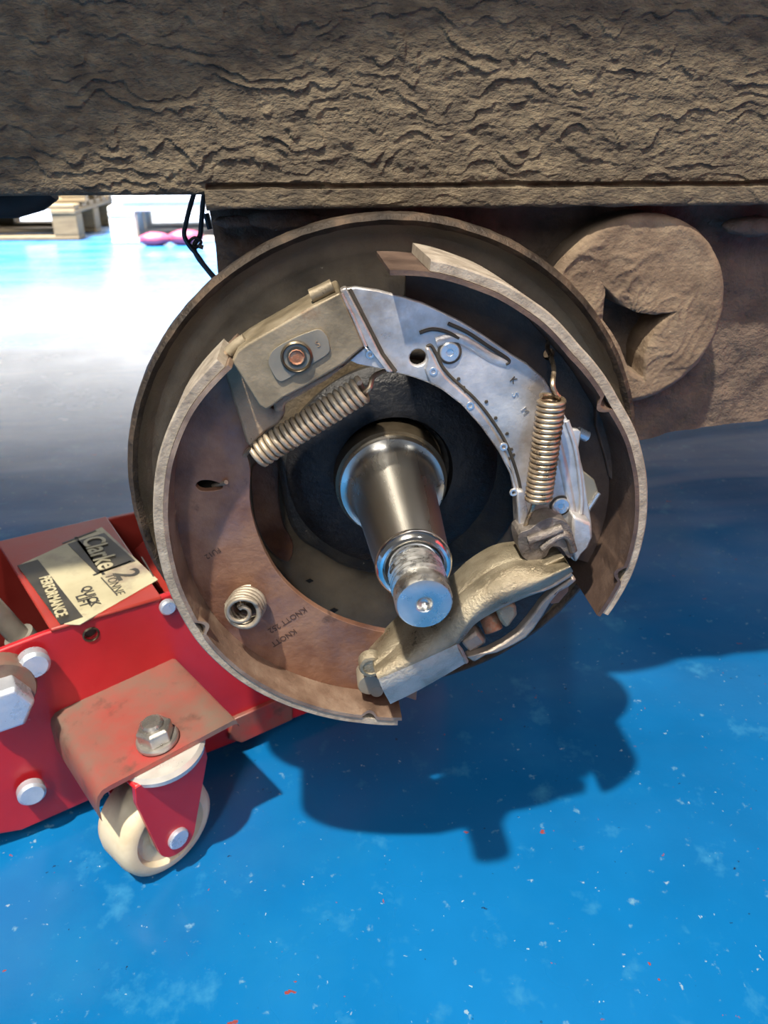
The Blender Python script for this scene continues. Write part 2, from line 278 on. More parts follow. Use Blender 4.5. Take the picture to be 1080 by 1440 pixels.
def relief_sheet(x0, x1, y0, y1, zf, nx, ny, rnd=0.0, depth=0.1, s=1.0, bot=None):
    bm = bmesh.new(); g = []
    for j in range(ny+1):
        row = []
        for i in range(nx+1):
            x = x0+(x1-x0)*i/nx; y = y0+(y1-y0)*j/ny
            z = zf+crackle(x, y, s)
            if rnd:
                d = (y-y0)/rnd
                if d < 1: z -= rnd*(1-math.sqrt(max(0, 1-(1-d)**2)))
            if not bot and x > -0.0925:
                cw = 0.0016+0.0012*noise.noise(Vector((x*40, 3, 1))); cy = 0.1540+0.0008*noise.noise(Vector((x*25, 8, 2)))
                if abs(y-cy) < cw: z -= 0.0034*(1-abs(y-cy)/cw)**0.5
                elif cy < y < cy+0.006: z += 0.0009*max(0, noise.noise(Vector((x*30, 6, 4))))
            if bot and j == 0: y += bot(x)
            row.append(bm.verts.new((x, y, z)))
        g.append(row)
    for j in range(ny):
        for i in range(nx): bm.faces.new((g[j][i], g[j][i+1], g[j+1][i+1], g[j+1][i]))
    # returns: underside and back
    lo = [bm.verts.new((v.co.x, v.co.y, zf-depth)) for v in g[0]]; hi = [bm.verts.new((v.co.x, v.co.y, zf-depth)) for v in g[-1]]
    for i in range(nx):
        bm.faces.new((g[0][i+1], g[0][i], lo[i], lo[i+1])); bm.faces.new((g[-1][i], g[-1][i+1], hi[i+1], hi[i]))
    return bm
yb = 0.1555
obj('beam', relief_sheet(-0.34, 0.42, 0.1500, 0.3190, -0.030, 780, 338, 0.004, 0.10), 'beam', ch, smooth=0)
# lower flange, from the axle bracket to the right
bm = relief_sheet(-0.0925, 0.42, 0.1432, 0.1525, -0.0245, 430, 16, 0.0025, 0.09, 0.45, lambda x: 0.0009*noise.noise(Vector((x*60, 1, 2))))
obj('flange', bm, 'beam', ch, smooth=0)
# axle bracket plate below the beam
br = [(-0.0949,0.1446,-0.056),(-0.0938,0.1354,-0.056),(-0.0927,0.1223,-0.056),(-0.0932,0.101,-0.056),(-0.0863,0.0723,-0.056),(-0.0507,0.0319,-0.056),(0.049,-0.0099,-0.056),(0.1758,-0.0034,-0.056),(0.1972,0.0013,-0.056),(0.2215,0.0034,-0.056),(0.2458,0.006,-0.056),(0.2802,0.0093,-0.056),(0.3178,0.02,-0.056),(0.283,0.1418,-0.056)]
bm = plate(br, 0.006)
bmesh.ops.triangulate(bm, faces=bm.faces[:])
for _ in range(6):
    es = [e for e in bm.edges if e.calc_length() > 0.0055]
    if not es: break
    bmesh.ops.subdivide_edges(bm, edges=es, cuts=1)
    bmesh.ops.triangulate(bm, faces=[f for f in bm.faces if len(f.verts) > 3])
for v in bm.verts:
    if v.co.z > -0.058:
        v.co.z += 0.0022*noise.fractal(v.co*70, 0.9, 2.0, 4)+0.002*noise.noise(v.co*25)
obj('axle_bracket', bm, 'darkdirt', ch, smooth=60)
for (px_, r_) in (([(-0.0553,0.1368,-0.045)][0], 0.010), ([(-0.0802,0.1355,-0.045)][0], 0.006), ([(0.2171,0.1304,-0.045)][0], 0.010)):
    bm = bmesh.new(); q = bmesh.ops.create_icosphere(bm, subdivisions=3, radius=r_)
    for v in q['verts']:
        v.co = Vector((v.co.x*1.9, v.co.y*0.55, v.co.z*0.6)); v.co *= 1+0.25*noise.noise(v.co*300); v.co += V3(px_)
    obj('weld_bead', bm, 'darkdirt', ch, smooth=60)
# end of the torsion tube with its star-shaped opening
sc_ = [(0.1462,0.0847,-0.03)][0]
star = [(0.1269,0.0988,-0.03),(0.1365,0.0902,-0.03),(0.1483,0.0851,-0.03),(0.1588,0.0836,-0.03),(0.1686,0.0847,-0.03),(0.1617,0.0766,-0.03),(0.1575,0.0674,-0.03),(0.156,0.0576,-0.03),(0.1579,0.0454,-0.03),(0.1483,0.0501,-0.03),(0.1399,0.0658,-0.03),(0.1335,0.0747,-0.03),(0.1275,0.0814,-0.03)]
def star_r(th):
    d = Vector((math.cos(th), math.sin(th))); best = 0.012; c = Vector((scx, scy))
    for i in range(len(star)):
        a = Vector(star[i-1][:2])-c; b = Vector(star[i][:2])-c; e = b-a; den = d.x*e.y-d.y*e.x
        if abs(den) < 1e-9: continue
        t = (a.x*e.y-a.y*e.x)/den; u_ = (a.x*d.y-a.y*d.x)/den
        if t > 0 and -0.001 <= u_ <= 1.001: best = t
    return best
sx_ = [(0.1435,0.077,-0.03)][0]; scx, scy = sx_[0], sx_[1]
bm = bmesh.new(); rings = []; NT, NR = 300, 44; RO = 0.0545
for i in range(NT):
    th = 2*PI*i/NT; d = Vector((math.cos(th), math.sin(th), 0)); c0 = Vector((scx, scy, 0))
    ri = star_r(th); oc = Vector((sc_[0], sc_[1], 0)); f = c0-oc; bq = f.dot(d); ro = -bq+math.sqrt(max(0, bq*bq-(f.dot(f)-RO*RO)))
    row = []
    for j in range(NR+1):
        r_ = ri+(ro-ri)*j/NR; p = c0+d*r_
        e = max(0, 1-(ro-r_)/0.004); k_ = max(0, 1-(r_-ri)/0.003)
        ang = math.atan2(p.y-oc.y, p.x-oc.x); rad = (p-oc).length
        pm = max(0, 0.45+1.1*noise.noise(p*40)); h = 0.0011*pm*max(0, 1-2.2*abs(noise.noise(Vector((rad*150+1.2*noise.noise(p*70), math.cos(ang)*1.9, math.sin(ang)*1.9)))))**2+0.00025*noise.fractal(p*420, 0.8, 2, 3)+0.0010*noise.noise(p*50)
        row.append(bm.verts.new((p.x+0.0007*noise.noise(p*120)*(j == NR), p.y, -0.030+h-0.003*e*e-0.0012*k_)))
    inn = [bm.verts.new((scx+d.x*ri*s_, scy+d.y*ri*s_, z_)) for s_, z_ in ((0.97, -0.036), (0.92, -0.050), (0.85, -0.068), (0.10, -0.070))]
    out = [bm.verts.new((p.x, p.y, z_)) for z_ in (-0.036, -0.060)]
    rings.append(list(reversed(inn))+row+out)
for i in range(NT):
    A, B = rings[i], rings[(i+1) % NT]
    for j in range(len(A)-1): bm.faces.new((A[j], A[j+1], B[j+1], B[j]))
obj('torsion_tube_end', bm, 'dirt', ch, smooth=60)
# what the beam carries, above the picture: the loading deck and the mudguard that shades the beam
bm = bmesh.new(); add_box(bm, (-0.1, 0.345, -0.97), (4.6, 0.05, 1.86)); obj('deck', bm, 'deck', ch, smooth=0)
bm = bmesh.new(); ring = []
RM = 0.512
for i in range(49):
    th = math.radians(28+124*i/48); c, s = math.cos(th), math.sin(th)
    ring.append([bm.verts.new((RM*c, RM*s, 0.10)), bm.verts.new((RM*c, RM*s, -0.05)), bm.verts.new(((RM+0.004)*c, (RM+0.004)*s, -0.05)), bm.verts.new(((RM+0.004)*c, (RM+0.004)*s, 0.10))])
for a, b in zip(ring, ring[1:]):
    for j in range(4): bm.faces.new((a[j], a[(j+1) % 4], b[(j+1) % 4], b[j]))
bm.faces.new(ring[0]); bm.faces.new(ring[-1])
obj('mudguard', bm, 'fender', ch)
bm = tube([(-0.4342,0.1331,-0.19),(-0.2971,0.1366,-0.19),(-0.2408,0.1366,-0.19),(-0.2259,0.1406,-0.19),(-0.2172,0.1465,-0.19)], 0.0105, 20); obj('cross_tube', bm, 'black', ch)

# ================================================================ brake cable
cb = empty('brake_cable', AX, 'pair of thin black cables hanging below the beam left of the brake', 'cable', RX)
obj('cable_run', tube(spline([(-0.1024,0.1519,-0.075),(-0.1066,0.1422,-0.075),(-0.11,0.1331,-0.075),(-0.112,0.1261,-0.075),(-0.1098,0.1202,-0.075),(-0.1059,0.115,-0.075),(-0.1013,0.1077,-0.075),(-0.0953,0.1003,-0.075),(-0.086,0.0914,-0.075)]), 0.0014, 10), 'cable', cb)
obj('cable_run', tube(spline([(-0.0982,0.1516,-0.08),(-0.1005,0.141,-0.08),(-0.1023,0.1314,-0.08),(-0.1038,0.1247,-0.08),(-0.1076,0.1196,-0.08),(-0.1066,0.1136,-0.08),(-0.1012,0.1054,-0.08),(-0.0952,0.0978,-0.08),(-0.0845,0.0884,-0.08)]), 0.0015, 10), 'cable', cb)
bm = bmesh.new(); add_tube(bm, spline([(-0.1099,0.1219,-0.0775),(-0.1064,0.1242,-0.0775),(-0.103,0.1218,-0.0775),(-0.1062,0.1187,-0.0775),(-0.1098,0.1195,-0.0775)], 5, True), 0.0009, 8); add_tube(bm, [(-0.1045,0.1195,-0.0775),(-0.1021,0.1186,-0.0775)], 0.0013, 6); add_tube(bm, [(-0.0986,0.1373,-0.0775),(-0.097,0.1288,-0.0775)], 0.0018, 6)
obj('cable_tie', bm, 'cable', cb)

# ================================================================ drum brake
bk = empty('drum_brake', AX, 'open rusty trailer drum brake with brake shoes and coil springs, its drum removed', 'brake', RX)
C0 = (0, -0.004, 0)
prof = [(0.034,-0.020),(0.117,-0.020),(0.1215,-0.0195),(0.1255,-0.0175),(0.1285,-0.0150),(0.1320,-0.0150),(0.1365,-0.0135),(0.1395,-0.0080),(0.1415,-0.0015),(0.1440,0.0010),(0.1465,-0.0008),(0.1475,-0.0045),(0.1470,-0.010),(0.1440,-0.016),(0.138,-0.0205),(0.128,-0.0225),(0.034,-0.0225)]
bp = obj('backplate', lathe(prof[:9]+[(0.1415,-0.0025),(0.138,-0.010),(0.132,-0.0205)]+prof[15:], 140, C0, closed=True), 'bplate', bk, smooth=50)
bm = lathe(prof[8:15]+[(0.1365,-0.0175),(0.1395,-0.011)], 160, C0, closed=True)
for v in bm.verts: v.co += v.co.normalized()*0.0004*noise.noise(v.co*350)
obj('rim', bm, 'rim', bp, smooth=50)
# pressed ridge and vent slots low on the plate
bm = plate(spline([(-0.0787,0.0035,-0.0185),(-0.0645,0.006,-0.0185),(-0.0648,-0.0132,-0.0185),(-0.0635,-0.0347,-0.0185),(-0.0583,-0.0498,-0.0185),(-0.062,-0.0622,-0.0185),(-0.0725,-0.054,-0.0185),(-0.0791,-0.0363,-0.0185),(-0.0807,-0.0171,-0.0185)], 5, True), 0.004); obj('pressing', bm, 'shoe', bp, bevel=0.001)
for pts in ([(-0.0369,-0.1004,-0.0193),(-0.0341,-0.0989,-0.0193),(-0.0313,-0.1008,-0.0193),(-0.0342,-0.1028,-0.0193)], [(-0.0516,-0.0773,-0.0193),(-0.0488,-0.0759,-0.0193),(-0.0466,-0.0777,-0.0193),(-0.0494,-0.0791,-0.0193)], [(-0.0808,-0.0232,-0.0193),(-0.0785,-0.0219,-0.0193),(-0.077,-0.0238,-0.0193),(-0.0793,-0.0261,-0.0193)]):
    obj('vent_hole', plate(pts, 0.0005), 'dark', bp, smooth=0)
bm = tube(spline([(-0.076,-0.0541,-0.019),(-0.0669,-0.07,-0.019),(-0.0586,-0.0826,-0.019),(-0.0487,-0.0961,-0.019)]), 0.0007, 6); obj('plate_seam', bm, 'groove', bp)
# boss and collar around the axle
bm = plate(spline([(-0.063,0.0149,-0.0105),(-0.0628,-0.0097,-0.0105),(-0.0598,-0.0309,-0.0105),(-0.0536,-0.0433,-0.0105),(-0.044,-0.0512,-0.0105),(-0.0246,-0.065,-0.0105),(0.0067,-0.073,-0.0105),(0.0429,-0.069,-0.0105),(0.0651,-0.0574,-0.0105),(0.0783,-0.038,-0.0105),(0.082,-0.0117,-0.0105),(0.0768,0.016,-0.0105),(0.0634,0.0383,-0.0105),(0.046,0.0535,-0.0105),(0.0215,0.0636,-0.0105),(-0.0024,0.0642,-0.0105),(-0.0261,0.0557,-0.0105),(-0.0465,0.0399,-0.0105)], 4, True), 0.010, holes=[circ((0, 0, -0.0105), 0.0335, 40)])
obj('hub_boss', bm, 'boss', bk, bevel=0.003, seg=3)
bm = lathe([(0.0332,-0.010),(0.0335,-0.0085),(0.0345,-0.0040),(0.038,-0.0035),(0.052,-0.0045),(0.060,-0.0075),(0.063,-0.0110)], 96, (0.003, 0.001, 0))
for v in bm.verts: v.co.z += 0.0006*noise.noise(v.co*150)
obj('hub_flange', bm, 'grease', bk, smooth=50)

# ---- left brake shoe
LT = [(128,0.1215),(133,0.1224),(146,0.1237),(159,0.1233),(169,0.1224),(183,0.1219),(197,0.1228),(212,0.1246),(227,0.1251),(242,0.1250),(258,0.1256),(270,0.1272)]
RT = [(-29,0.1287),(-16,0.1286),(-4,0.1273),(7,0.1257),(20,0.1238),(32,0.1212),(48,0.1212),(61,0.1246),(73,0.1273),(86,0.1301),(95,0.131)]
notchL = (206, 261); notchR = (33, -15.5)
def bump(th, cs, wd=2.1):
    s_ = 0
    for c in cs:
        d = (th-c)/wd
        if abs(d) < 1: s_ = max(s_, (math.cos(d*PI/2))**0.8)
    return s_
def lining_prof(T, off, w0, w1, th_=0.0048):
    return lambda a: [(interp(T, a)-th_, w0+(0.02 if T is LT and a < 150 else 0)), (interp(T, a), w0+(0.02 if T is LT and a < 150 else 0)), (interp(T, a), w1-0.0008), (interp(T, a)-0.0008, w1), (interp(T, a)-th_, w1)]
def table_prof(T, w0, w1, notch, o=0.0050, th_=0.0022):
    def f(a):
        k = bump(a, notch)*0.0042; R = interp(T, a)-o
        return [(R-th_, w0), (R, w0), (R-k*0.0, w1-0.006), (R-k, w1), (R-th_-k, w1), (R-th_-k*0.6, w1-0.0035), (R-th_, w1-0.0075)]
    return f
ls = empty('brake_shoe', (0,0,0), None, None); del ls['label']; del ls['category']; ls.parent = bk
rs = empty('brake_shoe', (0,0,0), None, None); del rs['label']; del rs['category']; rs.parent = bk
ls['label'] = 'left brake shoe with a rusty pink-brown web'; rs['label'] = 'right brake shoe, dark brown inside'
def lt_lin(a): return interp(LT, a)
obj('lining', arc_sweep(lining_prof(LT, 0, 0.006, 0.0645), 133.5, 269, 110), 'lining', ls, smooth=40)
obj('table', arc_sweep(table_prof(LT, 0.004, 0.0655, notchL), 132.6, 270, 330), 'table', ls, smooth=50)
inner = [(-0.0542,0.0703,0.043),(-0.0563,0.0633,0.043),(-0.0563,0.0579,0.043),(-0.0583,0.0525,0.043),(-0.0659,0.0469,0.043),(-0.0737,0.0401,0.043),(-0.0762,0.0345,0.043),(-0.0754,0.0268,0.043),(-0.0769,0.0111,0.043),(-0.076,-0.0011,0.043),(-0.0733,-0.0138,0.043),(-0.0696,-0.0251,0.043),(-0.0649,-0.0351,0.043),(-0.0585,-0.0444,0.043),(-0.0504,-0.0532,0.043),(-0.0413,-0.0608,0.043),(-0.0311,-0.0672,0.043),(-0.02,-0.0723,0.043),(-0.0079,-0.0765,0.043),(0.0065,-0.0795,0.043)]
outer = [((interp(LT, a)-0.0070)*math.cos(math.radians(a)), (interp(LT, a)-0.0070)*math.sin(math.radians(a)), 0.043) for a in [268-i*(268-134)/70 for i in range(71)]]
slot = spline([(-0.1032,0.0191,0.043),(-0.1005,0.0217,0.043),(-0.0953,0.0215,0.043),(-0.0905,0.0193,0.043),(-0.0904,0.0169,0.043),(-0.0947,0.016,0.043),(-0.1007,0.0162,0.043)], 4, True)
web = plate([tuple(p) for p in spline(inner, 3)]+[(0.0131,-0.1037,0.043),(0.0115,-0.1273,0.043)]+outer, 0.0045, holes=[slot])
obj('web', web, 'shoe', ls, smooth=40, bevel=0.0006)
obj('slot_shade_plate', plate([(-0.1087,0.0213,0.034),(-0.0843,0.0203,0.034),(-0.0837,0.0065,0.034),(-0.1102,0.0077,0.034)], 0.003), 'dark', ls, smooth=0)  # added dark plate, shade seen through the web slot put into colour
obj('slot_pin', tube([(-0.0954,0.0156,0.036),(-0.0876,0.0214,0.0455)], 0.0012, 8), 'springgrey', ls)
# reinforcing piece at the top of the left web
bm = plate([(-0.084,0.0861,0.0475),(-0.0801,0.0899,0.0475),(-0.0747,0.0931,0.0475),(-0.0705,0.0884,0.0475),(-0.0735,0.079,0.0475),(-0.0656,0.065,0.0475),(-0.0619,0.0588,0.0475),(-0.0563,0.0626,0.0475),(-0.0562,0.0576,0.0475),(-0.0596,0.0519,0.0475),(-0.0667,0.0478,0.0475),(-0.0742,0.04,0.0475),(-0.076,0.043,0.0475),(-0.0774,0.0511,0.0475),(-0.0799,0.0619,0.0475),(-0.0826,0.0759,0.0475)], 0.0045); obj('shoe_end_plate', bm, 'bracket', ls, bevel=0.0012)
# stamped marks on the web
t1 = [(-0.0619,-0.0645,0.0432)][0]; t2 = [(-0.0646,-0.0762,0.0432)][0]; t3 = [(-0.0985,-0.0199,0.0432)][0]
text('KNOTT 252', 0.0048, 'stamp', ls, t1, PI+math.radians(33), 0.00012, 'stamped_lettering')
text('KNOTT', 0.0048, 'stamp', ls, t2, PI+math.radians(33), 0.00012, 'stamped_lettering')
text('FU12', 0.0042, 'stamp', ls, t3, PI+math.radians(30), 0.00012, 'stamped_lettering')
# ---- right brake shoe
obj('lining', arc_sweep(lining_prof(RT, 0, 0.006, 0.0645), -27.5, 85.5, 100), 'lining', rs, smooth=40)
obj('table', arc_sweep(table_prof(RT, 0.004, 0.0655, notchR), -28.5, 93.5, 300), 'tabledark', rs, smooth=50)
outer = [((interp(RT, a)-0.0070)*math.cos(math.radians(a)), (interp(RT, a)-0.0070)*math.sin(math.radians(a)), 0.030) for a in [-22+i*(110)/60 for i in range(61)]]
innr = [(0.090*math.cos(math.radians(a)), 0.090*math.sin(math.radians(a)), 0.030) for a in [88-i*(110)/60 for i in range(61)]]
hook_hole = circ([(0.0775,0.078,0.03)][0], 0.0028, 14)
obj('web', plate(outer+innr, 0.0045, holes=[hook_hole]), 'tabledark', rs, smooth=40, bevel=0.0005)
bm = plate([(0.1027,0.061,0.034),(0.1152,0.0471,0.034),(0.1208,0.0062,0.034),(0.1171,0.0097,0.034),(0.1121,0.0233,0.034),(0.1054,0.0396,0.034)], 0.004); obj('web_rib', bm, 'tabledark', rs, bevel=0.0008)

# ---- adjuster housing, top left
ad = obj('adjuster_housing', plate([(-0.0781,0.0868,0.061),(-0.0755,0.0912,0.061),(-0.0712,0.0943,0.061),(-0.041,0.1104,0.061),(-0.029,0.116,0.061),(-0.0187,0.0917,0.061),(-0.0286,0.0838,0.061),(-0.0424,0.0759,0.061),(-0.0564,0.0689,0.061),(-0.0611,0.0654,0.061),(-0.0645,0.0634,0.061),(-0.0676,0.0656,0.061)], 0.034), 'housing', bk, bevel=0.0032, seg=4)
obj('housing_lip', plate([(-0.0613,0.0651,0.055),(-0.0565,0.0684,0.055),(-0.0373,0.0777,0.055),(-0.0176,0.0899,0.055),(-0.0206,0.0863,0.055),(-0.0357,0.075,0.055),(-0.0554,0.0643,0.055),(-0.057,0.0601,0.055),(-0.061,0.0603,0.055)], 0.022), 'bracket', ad, bevel=0.0015)
obj('guide_tab', tube(spline([(-0.0417,0.1132,0.054),(-0.0376,0.1149,0.054),(-0.0318,0.1176,0.054)]), 0.0032, 14), 'housing', ad)
obj('corner_tab', tube(spline([(-0.0801,0.0879,0.05),(-0.0766,0.0911,0.05),(-0.0722,0.0939,0.05)]), 0.0028, 14), 'housing', ad)
obj('oval_plate', plate(spline([(-0.0618,0.0854,0.0622),(-0.0609,0.0892,0.0622),(-0.0582,0.0924,0.0622),(-0.051,0.0963,0.0622),(-0.0421,0.0996,0.0622),(-0.0383,0.1001,0.0622),(-0.0356,0.0975,0.0622),(-0.0344,0.0934,0.0622),(-0.0349,0.0898,0.0622),(-0.0404,0.0861,0.0622),(-0.0503,0.0805,0.0622),(-0.0546,0.078,0.0622),(-0.0572,0.0774,0.0622),(-0.0593,0.0794,0.0622)], 4, True), 0.002), 'oval', ad, bevel=0.0005)
ac = [(-0.0492,0.0883,0.0624)][0]
obj('adjuster_bolt', lathe([(0.0072,0),(0.0072,0.0006),(0.0064,0.0012),(0.0060,0.0008),(0.0058,-0.001),(0.0045,-0.0012),(0.0044,0.0004),(0.0036,0.0004),(0.0030,-0.0006),(0,-0.0010)], 40, ac), 'collar', ad, smooth=40)
obj('bolt_socket', lathe([(0.0037,0.0006),(0.0033,0.0010),(0.0026,0.0004),(0,0.0002)], 12, ac), 'rust', ad)
text('S', 0.004, 'bracket', ad, [(-0.0395,0.0938,0.0623)][0], 0.6, 0.0002, 'stamped_lettering')

# ---- zinc carrier plate
carrier = [(-0.0267,0.1159,0.052),(-0.0216,0.1165,0.052),(-0.012,0.115,0.052),(-0.0004,0.112,0.052),(0.0088,0.109,0.052),(0.0168,0.1053,0.052),(0.0269,0.1003,0.052),(0.0373,0.0941,0.052),(0.0451,0.0889,0.052),(0.0523,0.084,0.052),(0.0603,0.0793,0.052),(0.0622,0.0775,0.052),(0.069,0.072,0.052),(0.0764,0.0611,0.052),(0.0825,0.0513,0.052),(0.0864,0.0452,0.052),(0.089,0.0451,0.052),(0.091,0.0435,0.052),(0.0905,0.0352,0.052),(0.0925,0.0281,0.052),(0.0953,0.0201,0.052),(0.0984,0.007,0.052),(0.1025,-0.0079,0.052),(0.1039,-0.0161,0.052),(0.1026,-0.0221,0.052),(0.0994,-0.0254,0.052),(0.0957,-0.0314,0.052),(0.0921,-0.0277,0.052),(0.0874,-0.0199,0.052),(0.0789,-0.013,0.052),(0.0719,-0.0135,0.052),(0.0687,-0.0211,0.052),(0.0658,-0.0244,0.052),(0.0634,-0.0139,0.052),(0.0617,-0.0016,0.052),(0.0601,0.0088,0.052),(0.0577,0.017,0.052),(0.0562,0.0218,0.052),(0.0531,0.0282,0.052),(0.0494,0.0345,0.052),(0.0446,0.0415,0.052),(0.0395,0.0481,0.052),(0.0346,0.0541,0.052),(0.029,0.0601,0.052),(0.024,0.0642,0.052),(0.019,0.0679,0.052),(0.0127,0.0713,0.052),(0.0065,0.0739,0.052),(0.0007,0.0758,0.052),(-0.0054,0.0773,0.052),(-0.0105,0.0826,0.052)]
hole = circ([(0.0073,0.0838,0.052)][0], 0.0040, 16)
cp = obj('carrier_plate', plate(carrier, 0.004, holes=[hole]), 'zinc', bk, smooth=40, bevel=0.0007)
obj('fold_strip', plate([(-0.0289,0.1163,0.0575),(-0.026,0.1175,0.0575),(-0.0155,0.0966,0.0575),(-0.0107,0.0867,0.0575),(-0.005,0.0785,0.0575),(-0.0077,0.0786,0.0575),(-0.0159,0.0895,0.0575)], 0.006), 'zinc', cp, bevel=0.0007)
obj('fold_ridge', tube([(-0.0283,0.115,0.059),(-0.0232,0.1047,0.059),(-0.0179,0.0915,0.059)], 0.0009, 8), 'zinc', cp)
obj('fold_groove', tube([(-0.0246,0.116,0.0545),(-0.0149,0.0965,0.0545),(-0.0097,0.0862,0.0545),(-0.0037,0.078,0.0545)], 0.0012, 8), 'groove', cp)
obj('corner_flap', plate([(-0.0177,0.0903,0.0555),(-0.0137,0.0896,0.0555),(-0.0058,0.079,0.0555),(-0.0105,0.0798,0.0555),(-0.0217,0.0825,0.0555),(-0.025,0.0842,0.0555)], 0.003), 'zinc', cp, bevel=0.0006)
# raised inner band and ridges pressed into the plate
inner_band = [(0.0102,0.0887,0.0545),(0.0122,0.089,0.0545),(0.0139,0.0859,0.0545),(0.0168,0.0798,0.0545),(0.0207,0.0745,0.0545),(0.0261,0.0695,0.0545),(0.0322,0.064,0.0545),(0.0381,0.0574,0.0545),(0.0443,0.0492,0.0545),(0.0503,0.0396,0.0545),(0.055,0.0291,0.0545),(0.0588,0.018,0.0545),(0.0614,0.0079,0.0545),(0.0609,0.0009,0.0545),(0.0594,0.01,0.0545),(0.0555,0.0229,0.0545),(0.0487,0.0355,0.0545),(0.0389,0.049,0.0545),(0.0285,0.0609,0.0545),(0.0185,0.0687,0.0545),(0.0126,0.0724,0.0545),(0.0104,0.0786,0.0545),(0.0117,0.0836,0.0545)]
obj('inner_band', plate(inner_band, 0.003), 'zinc', cp, bevel=0.0009)
obj('band_groove', tube(spline([(0.0112,0.0888,0.0522),(0.0132,0.0894,0.0522),(0.0157,0.0856,0.0522),(0.0186,0.0798,0.0522),(0.0225,0.0749,0.0522),(0.0279,0.0698,0.0522),(0.034,0.0643,0.0522),(0.04,0.0577,0.0522),(0.0462,0.0494,0.0522),(0.0523,0.0398,0.0522),(0.057,0.0293,0.0522),(0.0609,0.0181,0.0522),(0.0632,0.0079,0.0522)]), 0.0008, 8), 'groove', cp)
obj('pressed_ridge', tube(spline([(0.0156,0.0907,0.0497),(0.025,0.0925,0.0497),(0.0337,0.0883,0.0497),(0.0426,0.0829,0.0497),(0.0504,0.08,0.0497)]), 0.0034, 14), 'zinc', cp)
obj('pressed_groove', tube(spline([(0.0209,0.0995,0.0524),(0.0304,0.095,0.0524),(0.0409,0.0881,0.0524),(0.0492,0.0828,0.0524),(0.051,0.0807,0.0524),(0.0494,0.0797,0.0524)]), 0.0009, 8), 'groove', cp)
obj('pressed_groove', tube(spline([(0.0077,0.0955,0.0524),(0.0136,0.097,0.0524),(0.0203,0.0956,0.0524),(0.0262,0.0925,0.0524)]), 0.0009, 8), 'groove', cp)
obj('edge_ridge', tube(spline([(0.0825,0.05,0.0525),(0.0879,0.0374,0.0525),(0.0917,0.0236,0.0525),(0.0951,0.0074,0.0525),(0.0957,-0.0018,0.0525)]), 0.0013, 8), 'zinc', cp)
obj('blue_ridge', tube(spline([(0.0732,0.0522,0.0502),(0.0789,0.0388,0.0502),(0.0842,0.023,0.0502),(0.089,0.0066,0.0502),(0.0932,-0.0104,0.0502)]), 0.0030, 12), 'zinc', cp)
for c in ([(0.0221,0.0862,0.0522)][0], [(0.0841,0.0032,0.0522)][0]):
    s_ = obj('screw', lathe([(0,0.0009),(0.0016,0.0010),(0.0018,0.0014),(0.0042,0.0014),(0.0047,0.0008),(0.0047,0)], 28, c), 'zincbright', cp)
    obj('screw_recess', lathe([(0.0058,0.0001),(0.0058,0.0004),(0.0047,0.0004),(0.0047,0.0001)], 28, c, closed=True), 'groove', s_)
for c in [(0.0143,0.0777,0.054),(0.0328,0.0603,0.054),(0.0508,0.0383,0.054),(-0.0157,0.087,0.0556),(0.0578,0.013,0.054)]:
    obj('rivet', lathe([(0.0009,0.0002),(0.0011,0.0009),(0.0019,0.0009),(0.0022,0)], 14, c), 'zincbright', cp)
for c in [(0.027,0.073,0.0522),(0.0296,0.0687,0.0522),(0.0308,0.0669,0.0522),(0.0412,0.0612,0.0522),(0.0464,0.0527,0.0522),(0.0527,0.0443,0.0522),(0.0555,0.0359,0.0522),(0.0568,0.0328,0.0522),(0.0547,0.0309,0.0522)]:
    obj('chip', lathe([(0.0010,0),(0.0008,0.0004),(0,0.0004)], 6, c), 'groove', cp)
text('K', 0.0045, 'groove', cp, [(0.0539,0.0715,0.0522)][0], -0.7, 0.0002, 'stamped_lettering')
text('S', 0.0045, 'zincbright', cp, [(0.0551,0.0644,0.0522)][0], -1.2, 0.0003, 'stamped_lettering')
text('M', 0.0045, 'zincbright', cp, [(0.0607,0.0559,0.0522)][0], -0.9, 0.0003, 'stamped_lettering')
obj('tab', plate([(0.0925,0.0205,0.049),(0.0963,0.0203,0.049),(0.1022,0.0156,0.049),(0.1054,0.0085,0.049),(0.101,0.0004,0.049),(0.0984,-0.0045,0.049),(0.0957,0.0057,0.049)], 0.003), 'oval', bk, bevel=0.0006)
obj('tab_edge', tube([(0.1052,0.0084,0.0495),(0.0987,-0.0047,0.0495)], 0.0014, 8), 'zincbright', bk)
obj('stop_pin', tube([(0.0911,0.0417,0.046),(0.0966,0.0388,0.046)], 0.0028, 14), 'bolt', bk)
# foot of the carrier that sits on the lever
ft = obj('carrier_foot', plate(spline([(0.0593,-0.0066,0.064),(0.065,-0.0036,0.064),(0.0709,0.001,0.064),(0.0768,0.0023,0.064),(0.0842,-0.0009,0.064),(0.0884,-0.0081,0.064),(0.0902,-0.0179,0.064),(0.0876,-0.022,0.064),(0.0823,-0.0153,0.064),(0.0774,-0.015,0.064),(0.0752,-0.02,0.064),(0.0708,-0.0223,0.064),(0.0655,-0.022,0.064),(0.0613,-0.0175,0.064)], 3, True), 0.014), 'foot', bk, bevel=0.0015)
obj('foot_rib', tube(spline([(0.0723,-0.0153,0.0645),(0.0768,-0.0105,0.0645),(0.0821,-0.0075,0.0645),(0.0861,-0.0098,0.0645),(0.0893,-0.0175,0.0645)]), 0.0022, 12), 'foot', ft)
obj('foot_rib', tube(spline([(0.0643,-0.0099,0.0645),(0.0727,-0.007,0.0645),(0.0817,-0.0034,0.0645)]), 0.0024, 12), 'foot', ft)
